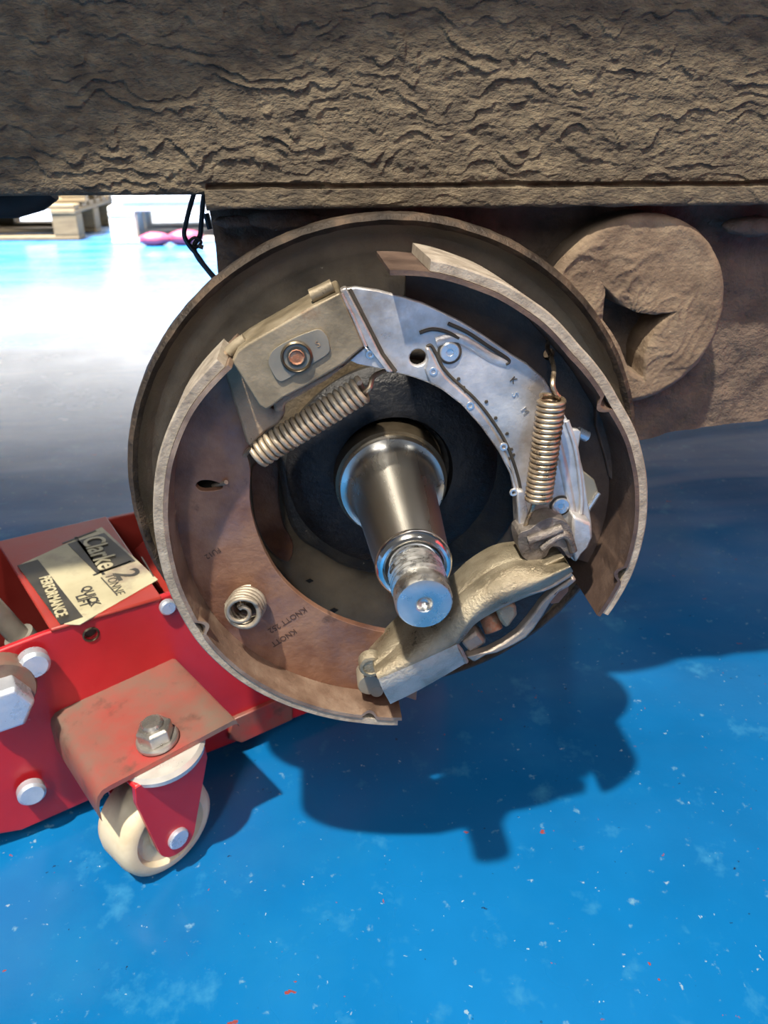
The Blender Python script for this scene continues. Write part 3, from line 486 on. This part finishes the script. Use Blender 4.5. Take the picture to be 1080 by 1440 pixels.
obj('foot_side', plate([(0.0887,0.001,0.06),(0.0991,-0.0037,0.06),(0.1009,-0.0121,0.06),(0.0994,-0.0184,0.06),(0.096,-0.0226,0.06),(0.0935,-0.0281,0.06),(0.09,-0.0179,0.06)], 0.010), 'zinc', bk, bevel=0.0015)
obj('side_flange', plate([(0.059,0.0147,0.056),(0.0627,0.0145,0.056),(0.0688,-0.0083,0.056),(0.0652,-0.011,0.056),(0.0621,-0.01,0.056)], 0.012), 'zinc', bk, bevel=0.001)

# ---- coil springs
sp = obj('coil_spring', tube(helix([(-0.071,0.0359,0.047)][0], [(-0.0179,0.0683,0.047)][0], 0.0058, 0.0058, 20, 0, 16), 0.00145, 8), 'springdusty', bk, smooth=60)
obj('hook', tube(spline([(-0.0179,0.0661,0.047),(-0.0152,0.0685,0.047),(-0.0135,0.0722,0.044),(-0.0093,0.0737,0.04),(-0.0001,0.0749,0.036)]), 0.0013, 8), 'spring', sp)
obj('hook', tube(spline([(-0.0715,0.0382,0.047),(-0.0743,0.039,0.047),(-0.0777,0.0342,0.042)]), 0.0013, 8), 'spring', sp)
sp = obj('coil_spring', tube(helix([(0.0698,0.0658,0.064)][0], [(0.068,0.0132,0.064)][0], 0.0058, 0.0058, 20, 0, 16), 0.00135, 8), 'spring', bk, smooth=60)
obj('hook', tube(spline([(0.0732,0.0664,0.064),(0.0712,0.0685,0.064),(0.0695,0.0727,0.064),(0.0721,0.0773,0.056),(0.0734,0.0813,0.045),(0.0745,0.0825,0.036),(0.0755,0.086,0.033)]), 0.0012, 8), 'spring', sp)
obj('hook', tube(spline([(0.0662,0.0133,0.064),(0.0652,0.0077,0.064),(0.0647,0.0002,0.06),(0.0642,-0.0058,0.058)]), 0.0012, 8), 'spring', sp)
hd = obj('hold_down_spring', tube(helix([(-0.0819,-0.0505,0.044)][0], [(-0.0845,-0.0472,0.06)][0], 0.0090, 0.0088, 4.2, 0.6, 28), 0.00150, 9), 'springgrey', bk, smooth=60)
hc = V3([(-0.0845,-0.0472,0.06)][0])
obj('spring_end', tube([hc+Vector((math.cos(a)*r_, math.sin(a)*r_, 0.0003-0.003*(1-r_/0.0088))) for a, r_ in [(0.6+i*0.2, 0.0088*(1-i/42)+0.001) for i in range(40)]], 0.0012, 8), 'springgrey', hd, smooth=60)
obj('hold_down_pin', lathe([(0,0.002),(0.002,0.002),(0.0026,0.001),(0.0026,0),(0.0014,0),(0.0014,-0.018)], 16, hc-Vector((0.001,0.001,0.010))), 'spring', hd)
obj('spring_cup', lathe([(0,0.0006),(0.0078,0.0006),(0.0078,0)], 28, V3([(-0.082,-0.0508,0.0435)][0])), 'groove', hd)

# ---- expander lever at the bottom
lv = obj('expander_lever', loft([
    [(-0.0167,-0.0885,0.05),(0.0002,-0.068,0.05),(0.0151,-0.0549,0.05),(0.0305,-0.043,0.05),(0.0397,-0.0343,0.049),(0.0537,-0.0264,0.048),(0.0688,-0.0251,0.047),(0.0801,-0.0266,0.047),(0.0909,-0.0308,0.047)],
    [(-0.0164,-0.0782,0.074),(0.0025,-0.0644,0.074),(0.0166,-0.0536,0.074),(0.0288,-0.0386,0.074),(0.0409,-0.0291,0.074),(0.0517,-0.023,0.074),(0.0637,-0.0212,0.074),(0.0741,-0.021,0.074),(0.0829,-0.0186,0.074)],
    [(-0.0148,-0.0804,0.081),(-0.0005,-0.0736,0.081),(0.0136,-0.0669,0.081),(0.0247,-0.0581,0.08),(0.0324,-0.044,0.0795),(0.0422,-0.0347,0.0795),(0.0537,-0.0291,0.0795),(0.0662,-0.0248,0.0795),(0.0759,-0.0221,0.0795),(0.0832,-0.018,0.0795)],
    [(-0.0136,-0.0863,0.076),(0.001,-0.0794,0.076),(0.0153,-0.0726,0.076),(0.0265,-0.0638,0.076),(0.0338,-0.0508,0.076),(0.0442,-0.0414,0.076),(0.0558,-0.0357,0.076),(0.0685,-0.0313,0.076),(0.0783,-0.0273,0.076),(0.0855,-0.0218,0.076)]] if False else [
    [(-0.0167,-0.0885,0.05),(0.0002,-0.068,0.05),(0.0151,-0.0549,0.05),(0.0305,-0.043,0.05),(0.0395,-0.0337,0.05),(0.0531,-0.0252,0.05),(0.0679,-0.0234,0.05),(0.079,-0.0249,0.05),(0.0898,-0.0291,0.05)],
    [(-0.0163,-0.079,0.073),(0.0019,-0.066,0.073),(0.0161,-0.0552,0.073),(0.0291,-0.041,0.073),(0.0412,-0.0297,0.073),(0.0519,-0.0236,0.073),(0.0641,-0.0218,0.073),(0.0745,-0.0216,0.073),(0.0837,-0.0196,0.073)],
    [(-0.0147,-0.0807,0.08),(0.0004,-0.0735,0.08),(0.0145,-0.0664,0.08),(0.0259,-0.0582,0.08),(0.0338,-0.0446,0.08),(0.0444,-0.0358,0.08),(0.0562,-0.0298,0.08),(0.0686,-0.0247,0.08),(0.0827,-0.0176,0.08)],
    [(-0.0134,-0.0874,0.074),(0.002,-0.0806,0.074),(0.0165,-0.0737,0.074),(0.0281,-0.0663,0.074),(0.037,-0.0533,0.074),(0.0487,-0.0452,0.074),(0.0615,-0.039,0.074),(0.0743,-0.0338,0.074),(0.0869,-0.0243,0.074)]], 0.010, 6), 'lever', bk, smooth=50)
obj('lever_skirt', loft([
    [(-0.0147,-0.0802,0.08),(-0.0011,-0.0743,0.08),(0.0123,-0.068,0.08),(0.0264,-0.0609,0.08)],
    [(-0.0123,-0.0883,0.079),(0.0014,-0.0818,0.079),(0.0149,-0.0754,0.079),(0.0287,-0.0677,0.079)],
    [(-0.0073,-0.1042,0.072),(0.0064,-0.097,0.072),(0.0204,-0.0884,0.072),(0.0341,-0.0794,0.072)]], 0.0026, 6), 'skirt', lv, smooth=50)
obj('fork_plate', plate([(0.0345,-0.0786,0.068),(0.0462,-0.0762,0.068),(0.055,-0.0712,0.068),(0.0624,-0.0651,0.068),(0.067,-0.0585,0.068),(0.0708,-0.0524,0.068),(0.0741,-0.0463,0.068),(0.0783,-0.0413,0.068),(0.084,-0.0363,0.068),(0.0896,-0.0314,0.068),(0.0922,-0.0333,0.068),(0.088,-0.0375,0.068),(0.0832,-0.0402,0.068),(0.0795,-0.0458,0.068),(0.0757,-0.0546,0.068),(0.0717,-0.0626,0.068),(0.0678,-0.0683,0.068),(0.0607,-0.073,0.068),(0.0519,-0.0775,0.068),(0.046,-0.0785,0.068),(0.0395,-0.0828,0.068)], 0.006), 'leverlow', lv, bevel=0.0012)
obj('fork_edge', tube(spline([(0.0335,-0.077,0.0745),(0.0301,-0.0693,0.0745),(0.0267,-0.0631,0.0745),(0.028,-0.0568,0.0745),(0.0323,-0.0508,0.0745),(0.0378,-0.0477,0.0745),(0.0499,-0.0419,0.0745),(0.0615,-0.0361,0.0745),(0.074,-0.0326,0.0745),(0.086,-0.0248,0.0745)]), 0.0013, 8), 'leverlow', lv)
obj('light_block_plate', plate([(-0.0108,-0.0986,0.03),(0.0185,-0.068,0.03),(0.0346,-0.0507,0.03),(0.0751,-0.0357,0.03),(0.1011,-0.0442,0.03),(0.1031,-0.0627,0.03),(0.0816,-0.0873,0.03),(0.0456,-0.1066,0.03),(0.0153,-0.1165,0.03)], 0.004), 'grease', lv, smooth=0)  # added plate, hidden behind the lever, blocks light slits in the floor shadow
obj('lever_web', plate([(0.0374,-0.0863,0.045),(0.0525,-0.0606,0.045),(0.0798,-0.0436,0.045),(0.0982,-0.0401,0.045),(0.0934,-0.0561,0.045),(0.077,-0.0817,0.045),(0.0545,-0.0926,0.045)], 0.003), 'grease', lv, smooth=0)
obj('pivot_eye', lathe([(0,0.0005),(0.0042,0.0005),(0.0046,0.0012),(0.0064,0.0010),(0.0068,0),(0.0068,-0.006)], 32, V3([(-0.0172,-0.0823,0.066)][0])), 'lever', lv, smooth=40)
obj('pivot_pin', lathe([(0,0.0004),(0.0064,0.0004),(0.0070,-0.0004),(0.0070,-0.014)], 32, V3([(-0.0173,-0.1029,0.056)][0])), 'oval', lv, smooth=40)
obj('pivot_washer', lathe([(0,0),(0.0036,0),(0.0036,-0.006)], 20, V3([(-0.0133,-0.1079,0.0565)][0])), 'oval', lv)
n1 = V3([(0.0389,-0.074,0.055)][0]); n2 = V3([(0.0497,-0.0642,0.055)][0]); n3 = V3([(0.059,-0.0592,0.055)][0]); dd = (n3-n1).normalized()
obj('adjuster_nut', hexa(0.0078, 0.011, n1-dd*0.004+Vector((0,0,0.002)), dd), 'leverlow', lv, bevel=0.0012)
obj('adjuster_stud', tube([n2+Vector((-0.002,0.006,0)), n2+Vector((0.0015,-0.0035,0.006))], 0.0052, 24), 'rust', lv, bevel=0.0006)
obj('adjuster_head', plate([(0.0498,-0.0505,0.066),(0.0569,-0.0465,0.066),(0.0613,-0.0486,0.066),(0.0622,-0.055,0.066),(0.0587,-0.0612,0.066),(0.0561,-0.0633,0.066),(0.0526,-0.058,0.066)], 0.010), 'lever', lv, bevel=0.002)
obj('rim_bracket', plate([(0.0828,-0.0543,0.052),(0.0872,-0.049,0.052),(0.094,-0.0449,0.052),(0.0946,-0.0504,0.052),(0.0897,-0.0576,0.052),(0.0852,-0.0582,0.052)], 0.004), 'shoe', lv, bevel=0.0006)

# ================================================================ stub axle
ax = empty('stub_axle', AX, 'shiny machined steel stub axle with a threaded end pointing out of the brake', 'axle', RX)
obj('collar', lathe([(0.0325,-0.022),(0.0325,0.0000),(0.0318,0.0085),(0.0300,0.0090)], 96), 'collar', ax, smooth=40)
obj('journal', lathe([(0.0300,0.0085),(0.0300,0.0128),(0.0292,0.0140),(0.0276,0.0144),(0.0262,0.0150),(0.0250,0.0160),(0.0238,0.0180),(0.0229,0.0210),(0.0224,0.0250),(0.0222,0.0300),(0.0176,0.0950),(0.0176,0.0990)], 128), 'steel', ax, smooth=40)
obj('step_ring', lathe([(0.0176,0.0990),(0.0180,0.0992),(0.0179,0.1006),(0.0172,0.1024),(0.0160,0.1036),(0.0148,0.1040),(0.0138,0.1034),(0.0130,0.1020),(0.0116,0.1010)], 96), 'steelbright', ax, smooth=25)
pr = [(0.0114,0.1024),(0.0116,0.1055)]
z = 0.1055
while z < 0.1205:
    pr += [(0.0128, z+0.0010), (0.0128, z+0.0016), (0.0106, z+0.0026), (0.0106, z+0.0030)]; z += 0.0032
pr += [(0.0124,0.1245),(0.0124,0.1320),(0.0117,0.1335),(0.0034,0.1335),(0.0030,0.1328),(0.0022,0.1310),(0.0,0.1290)]
bm = lathe(pr, 72)
for v in bm.verts:
    if v.co.z < 0.1315 and v.co.length > 0.01:
        r_ = Vector((v.co.x, v.co.y)).length
        if r_ > 0.0104: v.co.z += 0.0032*math.atan2(v.co.y, v.co.x)/(2*PI)*(1 if 0.106 < v.co.z < 0.123 else 0)
bm.faces.ensure_lookup_table()
for f in bm.faces:
    c = f.calc_center_median()
    if Vector((c.x, c.y)).length < 0.0113 and 0.106 < c.z < 0.1245: f.material_index = 1
te = obj('threaded_end', bm, 'thread', ax, smooth=40); te.data.materials.append(M['groove'])
M['endface'] = mat('scratched_end_face', [(0.50,0.50,0.50),(0.60,0.60,0.60)], 60, 0.30, 0.95, 0.05, 600)
obj('end_face', lathe([(0.0117,0.1335),(0.0113,0.1337),(0.0040,0.1337),(0.0032,0.1330),(0.0022,0.1312),(0,0.1300)], 64), 'endface', te, smooth=40)
for a in (math.radians(155), math.radians(25)):
    d = Vector((math.cos(a), math.sin(a), 0)); obj('pin_hole', lathe([(0.0024,0),(0.0022,0.0004),(0,0.0002)], 14, d*0.0124+Vector((0,0,0.112 if a > 1 else 0.124)), d), 'dark', te)

# ================================================================ trolley jack (x along the jack, y away from the viewer, z up)
JZ = math.radians(26.3)
jk = empty('trolley_jack', (-0.1910,0.0553,0), 'red two tonne trolley jack with a printed label, reaching under the trailer', 'jack', (0, 0, JZ))
out = [(-0.30,0,0.020)]+[(-0.0881,-0,0.013),(-0.0684,-0,0.0098)]+[(0.0,0,0.0165),(0.30,0,0.0125),(0.30,0,0.160)]+[(0.044,-0,0.1687),(0.0021,-0,0.1672),(-0.0396,-0,0.1663),(-0.0661,-0,0.164)]+[(-0.30,0,0.157)]
out = [(-0.1911,-0,0.0271),(-0.1132,-0,0.0212),(-0.0827,-0,0.0112),(-0.068,-0,0.0118),(-0.0217,-0,0.0143),(0.0755,-0,0.0135),(0.1349,-0,0.0136)]+[(0.30,0,0.0125),(0.30,0,0.163)]+[(0.044,-0,0.1687),(0.0021,-0,0.1672),(-0.0387,-0,0.1665),(-0.0662,-0,0.1635),(-0.1452,-0,0.1605)]
sp_ = obj('side_plate', plate(out, 0.005, holes=[[(p[0], 0, p[1]) for p in circ(([(-0.0103,-0,0.1553)][0][0], [(-0.0103,-0,0.1553)][0][2], 0), 0.0042, 14)]], axis=(0,1,0)), 'red', jk, smooth=40, bevel=0.0012)
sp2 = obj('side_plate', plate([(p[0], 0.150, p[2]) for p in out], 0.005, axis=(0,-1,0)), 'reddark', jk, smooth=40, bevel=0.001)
zt = 0.169
tp = [(-0.0464,0.1349,0.168),(0.0403,0.1505,0.168),(0.0427,0.0009,0.168),(-0.0309,-0.0026,0.168)]
tl = plate([(tp[0][0],0.152,zt),(tp[1][0],0.152,zt),(tp[1][0],-0.001,zt),(tp[0][0]+0.012,-0.001,zt)], 0.003)
tpl = obj('top_plate', tl, 'redgrime', jk, smooth=40, bevel=0.0012)
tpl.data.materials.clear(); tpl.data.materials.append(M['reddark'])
# label sticker: reads along -y, its top towards +x
lab = [(-0.038,0.1005,0.1693),(0.0318,0.1322,0.1693),(0.0453,0.0234,0.1693),(-0.0168,-0.0059,0.1693),(-0.0263,0.0011,0.1693)]
lb = obj('label_sticker', plate(lab, 0.0006), 'label', jk, smooth=0)
u_ = (Vector(lab[3])-Vector(lab[0])); ang = -PI/2
zl = 0.1694
def ltext(s, size, px, mt='ink', sx=1.0, bold=0.0): return text(s, size, mt, lb, (px[0], px[1], zl), ang, 0.00015, 'lettering', sx, None, bold)
ltext('2', 0.024, [(0.0278,0.0429,0.1693)][0], sx=1.15, bold=0.0004)
ltext('TONNE', 0.0095, [(0.0164,0.0333,0.1693)][0], sx=1.0)
ltext('QUICK', 0.0095, [(-0.0022,0.0268,0.1693)][0], sx=1.0, bold=0.0003)
ltext('LIFT', 0.0095, [(-0.0084,0.023,0.1693)][0], sx=1.0, bold=0.0003)
def strip(a, b, wd, m_='ink', hh=0.0003):
    a, b = V3(a), V3(b); d = (b-a).normalized(); s_ = d.cross(Vector((0,0,1)))*wd/2
    return obj('printed_line', plate([tuple(p+Vector((0,0,0.0001))) for p in (a+s_, b+s_, b-s_, a-s_)], hh), m_, lb, smooth=0)
q = [(0.0164,0.045,0.1694),(0.0074,0.0295,0.1694)]
strip([(0.0106,0.0486,0.1694)][0], [(0.0142,0.0174,0.1694)][0], 0.0010)
strip([(0.045,0.0637,0.1694)][0], [(0.0438,0.0289,0.1694)][0], 0.0010)
strip([(-0.0313,0.1012,0.1694)][0], [(-0.0203,0.0011,0.1694)][0], 0.0150)
text('PERFORMANCE', 0.0105, 'label', lb, tuple(V3([(-0.0249,0.0408,0.1694)][0])+Vector((0,0,0.0004))), ang, 0.0002, 'lettering', 0.85, None, 0.0003)
strip([(0.0091,0.1253,0.1694)][0], [(0.0134,0.0517,0.1694)][0], 0.0022)
strip([(-0.0021,0.1193,0.1694)][0], [(0.0261,0.1279,0.1694)][0], 0.0022)
strip([(0.0064,0.0549,0.1694)][0], [(0.0361,0.0614,0.1694)][0], 0.0022)
strip([(0.0159,0.1181,0.1694)][0], [(0.0243,0.0573,0.1694)][0], 0.0300)
text('Clarke', 0.0235, 'label', lb, tuple(V3([(0.0192,0.0879,0.1694)][0])+Vector((0,0,0.0004))), ang, 0.0002, 'lettering', 0.92, None, 0.0004)
# interior
obj('ram_cylinder', tube([(-0.0772,0.035,0.2106),(-0.0596,0.035,0.1671),(-0.0498,0.035,0.1427)], 0.0075, 20), 'grey', jk)
obj('ram_gland', tube([(-0.0522,0.035,0.1496),(-0.0466,0.035,0.1347)], 0.0105, 20), 'grey', jk)
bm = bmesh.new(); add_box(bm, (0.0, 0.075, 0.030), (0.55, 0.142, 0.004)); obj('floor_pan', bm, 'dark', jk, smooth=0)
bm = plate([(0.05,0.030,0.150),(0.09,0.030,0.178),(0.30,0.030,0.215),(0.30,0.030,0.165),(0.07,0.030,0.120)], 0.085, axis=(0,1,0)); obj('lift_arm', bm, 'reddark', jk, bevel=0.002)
bm = plate([(0.076,-0.004,0.0225),(0.0813,-0.004,0.0407),(0.1347,-0.004,0.044),(0.1332,-0.004,0.0166),(0.0863,-0.004,0.0136)], 0.006, axis=(0,1,0)); obj('front_frame', bm, 'redgrime', jk, bevel=0.001)
# fasteners on the side plate
def bolt_round(px, r, h, m_='bolt', nm='bolt'):
    return obj(nm, lathe([(0,h),(r*0.80,h),(r,h*0.75),(r,0)], 24, (px[0], px[1], px[2]), (0,-1,0)), m_, jk, smooth=35)
bolt_round([(-0.0492,-0.004,0.1519)][0], 0.0100, 0.009); bolt_round([(-0.0701,-0.004,0.0481)][0], 0.0095, 0.007); bolt_round([(0.0432,-0.001,0.1605)][0], 0.0060, 0.004)
obj('screw_hole', lathe([(0.0058,0.0002),(0.0048,0.0010),(0.0044,0.0002),(0.0044,-0.004),(0,-0.004)], 22, ([(-0.0103,-0,0.1553)][0]), (0,-1,0)), 'collar', jk)
bc = [(-0.068,-0.006,0.1331)][0]
obj('pivot_collar', lathe([(0,0.014),(0.021,0.014),(0.022,0.012),(0.022,0)], 30, (bc[0]-0.004, 0, bc[2]+0.008), (0,-1,0)), 'redgrime', jk, smooth=40)
obj('hex_bolt', lathe([(0,0.030),(0.0150,0.030),(0.0175,0.0275),(0.0175,0.012),(0,0.012)], 6, (bc[0]-0.004, 0, bc[2]+0.004), (0,-1,0)), 'bolt', jk, smooth=0, bevel=0.001)
# caster bracket: tilted plate with a rolled left flange
K1 = [(0.0416,0.0005,0.114),(0.0542,-0.087,0.114),(-0.0297,-0.0897,0.103),(-0.0395,-0.002,0.103)]
bt = [(K1[0][0],0.001,0.114),(K1[1][0],K1[1][1],0.114),(K1[2][0],K1[2][1],0.103),(K1[3][0],0.001,0.103)]
bm = bmesh.new()
b0, b1, b2, b3 = [Vector(p) for p in bt]
cols = []
for f in [i/12 for i in range(13)]:
    a = b0.lerp(b1, f); c = b3.lerp(b2, f); row = [a+(Vector((0.003,0,-0.004))), a+Vector((0.0022,0,-0.0012)), a]
    for k in range(1, 8): row.append(a.lerp(c, k/8))
    row += [c, c+Vector((-0.004,0,-0.0012)), c+Vector((-0.0072,0,-0.0048)), c+Vector((-0.0085,0,-0.010)), c+Vector((-0.0085,0,-0.022-0.010*(1-f)))]
    cols.append([bm.verts.new(p) for p in row])
for i in range(12):
    for j in range(len(cols[0])-1): bm.faces.new((cols[i][j], cols[i][j+1], cols[i+1][j+1], cols[i+1][j]))
r = bmesh.ops.extrude_face_region(bm, geom=bm.faces[:]); bmesh.ops.translate(bm, vec=(0.001,0,-0.0035), verts=[g for g in r['geom'] if isinstance(g, bmesh.types.BMVert)])
cbk = obj('caster_bracket', bm, 'redgrime', jk, smooth=40)
tilt = (b0-b3).normalized().cross((b3-b2).normalized()); tilt = tilt if tilt.z > 0 else -tilt
pc = V3([(0.0073,-0.073,0.1095)][0])
nt = obj('caster_nut', lathe([(0,0.013),(0.0095,0.013),(0.0118,0.0115),(0.0118,0.003),(0,0.003)], 6, pc, tilt), 'nut', cbk, smooth=0, bevel=0.0008)
obj('washer', lathe([(0,0.0032),(0.0130,0.0032),(0.0138,0.0020),(0.0138,0)], 32, pc, tilt), 'nut', cbk)
obj('bolt_end', lathe([(0,0.0165),(0.0060,0.0165),(0.0070,0.0150),(0.0070,0.012)], 24, pc, tilt), 'nut', cbk)
# swivel caster
wa = Vector((0.276, -0.961, 0)).normalized()     # axle direction, towards the viewer
wb = Vector((0.961, 0.276, 0)).normalized()
pin = V3([(0.0064,-0.089,0.036)][0]); WR = 0.036; WW = 0.038
wc = pin-wa*(WW/2+0.0075); wc.z = WR
cst = empty('caster', (0,0,0), None, None); del cst['label']; del cst['category']; cst.parent = jk
h = WW/2
obj('wheel', lathe([(0.011,-h+0.004),(0.024,-h+0.004),(0.027,-h),(WR-0.006,-h),(WR-0.0015,-h+0.0035),(WR,-h+0.009),(WR,h-0.009),(WR-0.0015,h-0.0035),(WR-0.006,h),(0.026,h),(0.0235,h-0.0035),(0.014,h-0.0045),(0.012,h-0.002),(0.005,h-0.002)], 72, wc, wa), 'cream', cst, smooth=40)
obj('wheel_hub', lathe([(0.0125,h-0.004),(0.0125,h+0.0015),(0.005,h+0.0015)], 32, wc, wa), 'hub', cst, smooth=40)
top = 0.094
pv = pc-tilt*0.012
obj('thrust_washer', lathe([(0,0.007),(0.027,0.007),(0.0290,0.004),(0.028,0.000),(0.0,-0.001)], 48, pc-tilt*0.0125, tilt), 'whitewash', cst, smooth=35)
fo = wa*(h+0.0030)
def fork_side(sgn):
    o_ = wc+wa*sgn*(h+0.003); tz = 0.0975
    pts = []
    xr = 0.0300; xl = -0.0225
    pts += [o_+wb*xl+Vector((0,0,tz-WR)), o_+wb*xr+Vector((0,0,tz-WR)), o_+wb*(xr+0.001)+Vector((0,0,tz-WR-0.012))]
    for i in range(13):
        a = math.radians(-10-160*i/12); pts.append(o_+wb*0.0145*math.cos(a)+Vector((0,0,0.0145*math.sin(a))))
    pts.append(o_+wb*(xl-0.001)+Vector((0,0,tz-WR-0.012)))
    return plate([tuple(p) for p in pts], 0.004, axis=tuple(wa*sgn))
obj('fork', fork_side(1), 'red', cst, smooth=40, bevel=0.0012)
obj('fork', fork_side(-1), 'red', cst, smooth=40, bevel=0.0012)
tpts = [wc+wb*x_+wa*y_+Vector((0,0,0.0985-WR)) for x_, y_ in ((-0.0225,h+0.007),(0.0300,h+0.007),(0.0300,-h-0.007),(-0.0225,-h-0.007))]
obj('fork_crown', plate([tuple(p) for p in tpts], 0.004), 'red', cst, smooth=40, bevel=0.0018)
obj('axle_pin', lathe([(0,0.0030),(0.0066,0.0030),(0.0076,0.0020),(0.0076,0)], 26, wc+wa*(h+0.007), wa), 'bolt', cst, smooth=35)

# ================================================================ far bay: pallets and packages
PG = 'pallets on the far floor'
def pallet(loc, rot, label, m_, extra=0):
    t = empty('pallet', loc, label, 'pallet', (0, 0, rot), None)
    me = {}
    def board(nm, c, s):
        key = s
        if key not in me:
            bm = add_box(bmesh.new(), (0,0,0), s); o = obj(nm, bm, m_, t, smooth=0, bevel=0.004, seg=1); me[key] = o
        else:
            o = me[key].copy(); COL.objects.link(o); o.parent = t
        o.name = nm; o.location = c
    for i in range(3): board('bottom_board', (0.6, 0.06+i*0.34, 0.011), (1.2, 0.11, 0.022))
    for i in range(3):
        for j in range(3): board('block', (0.06+i*0.54, 0.06+j*0.34, 0.072), (0.12, 0.11, 0.10))
    for i in range(3): board('stringer', (0.06+i*0.54, 0.40, 0.133), (0.12, 0.80, 0.022))
    for i in range(6): board('deck_board', (0.6, 0.055+i*0.138, 0.155), (1.2, 0.10, 0.022))
    return t
a1 = math.radians(179)
p0 = [(-1.1428,3.769,0)][0]
# corner nearest the viewer at the pallet's local (0,0.8)
def corner_at(p, rot, lx, ly):
    c, s = math.cos(rot), math.sin(rot); return (p[0]-(c*lx-s*ly), p[1]-(s*lx+c*ly))
q = corner_at(p0, a1, 0, 0.8)
pallet((q[0], q[1], 0), a1, 'rough brown wooden pallet at the far left, bottom of its stack', 'wood')
q = corner_at((p0[0]+0.03, p0[1]+0.12), a1+0.12, 0, 0.8)
pallet((q[0], q[1], 0.167), a1+0.12, 'rough brown wooden pallet lying on top of another at the far left', 'wood')
p1 = [(-0.95,3.6061,0)][0]; a2 = math.radians(4)
q = (p1[0], p1[1])
pallet((q[0], q[1], 0), a2, 'sunlit pale pallet under a white wrapped load, right of the brown ones', 'palewood')
bm = add_box(bmesh.new(), (0, 0, 0.14), (1.16, 0.76, 0.28)); bmesh.ops.bevel(bm, geom=bm.edges[:], offset=0.02, segments=2, affect='EDGES')
for v in bm.verts: v.co += Vector((noise.noise(v.co*4), noise.noise(v.co*4+Vector((5,0,0))), 0))*0.01
o = obj('wrapped_load', bm, 'white'); o.location = (q[0]+0.6, q[1]+0.42, 0.1665); o.rotation_euler = (0,0,a2); tag(o, 'white wrapped load stacked on the pale pallet', 'load')
def bag(x, y, s, nm, m_, label, cat):
    bm = bmesh.new(); bmesh.ops.create_icosphere(bm, subdivisions=3, radius=1)
    for v in bm.verts:
        k = 1+0.12*noise.noise(v.co*2.2); v.co = Vector((v.co.x*s[0]*k, v.co.y*s[1]*k, max(-1, v.co.z*1.05)*s[2]*k)); v.co.z = max(v.co.z, -s[2]*0.95)
    o = obj(nm, bm, m_, smooth=60); o.location = (x, y, s[2]*0.95); return tag(o, label, cat)
b_ = [(-0.7333,3.7269,0)][0]; bag(b_[0], q[1]-0.075, (0.075, 0.045, 0.030), 'bag', 'pink', 'small pink wrapped bag in front of the pale pallet', 'bag')
b_ = [(-0.5921,3.7124,0)][0]; bag(b_[0], q[1]-0.06, (0.085, 0.045, 0.034), 'bag', 'pink', 'larger pink wrapped bag beside the hanging black cable', 'bag')

# ================================================================ unseen red cabinet, added for the red reflections in the polished axle
tc = empty('red_reflection_cabinet', (0.86, -0.42, 0), 'unseen red steel cabinet added right of the brake for red reflections in the axle', 'cabinet', (0, 0, -0.25))
obj('body', add_box(bmesh.new(), (0.25, 0, 0.43), (0.48, 0.66, 0.78)), 'red', tc, smooth=0, bevel=0.006)
for i in range(5):
    d = obj('drawer', add_box(bmesh.new(), (0.005, 0, 0.13+i*0.148), (0.016, 0.61, 0.135)), 'red', tc, smooth=0, bevel=0.003)
    obj('handle', tube([(-0.008,-0.22,0.165+i*0.148),(-0.022,-0.21,0.165+i*0.148),(-0.022,0.21,0.165+i*0.148),(-0.008,0.22,0.165+i*0.148)], 0.006, 10), 'zincbright', d)
for x in (0.07, 0.43):
    for y in (-0.27, 0.27): obj('foot', lathe([(0,0),(0.022,0),(0.022,0.032),(0.012,0.045),(0,0.045)], 18, (x, y, 0)), 'cable', tc)
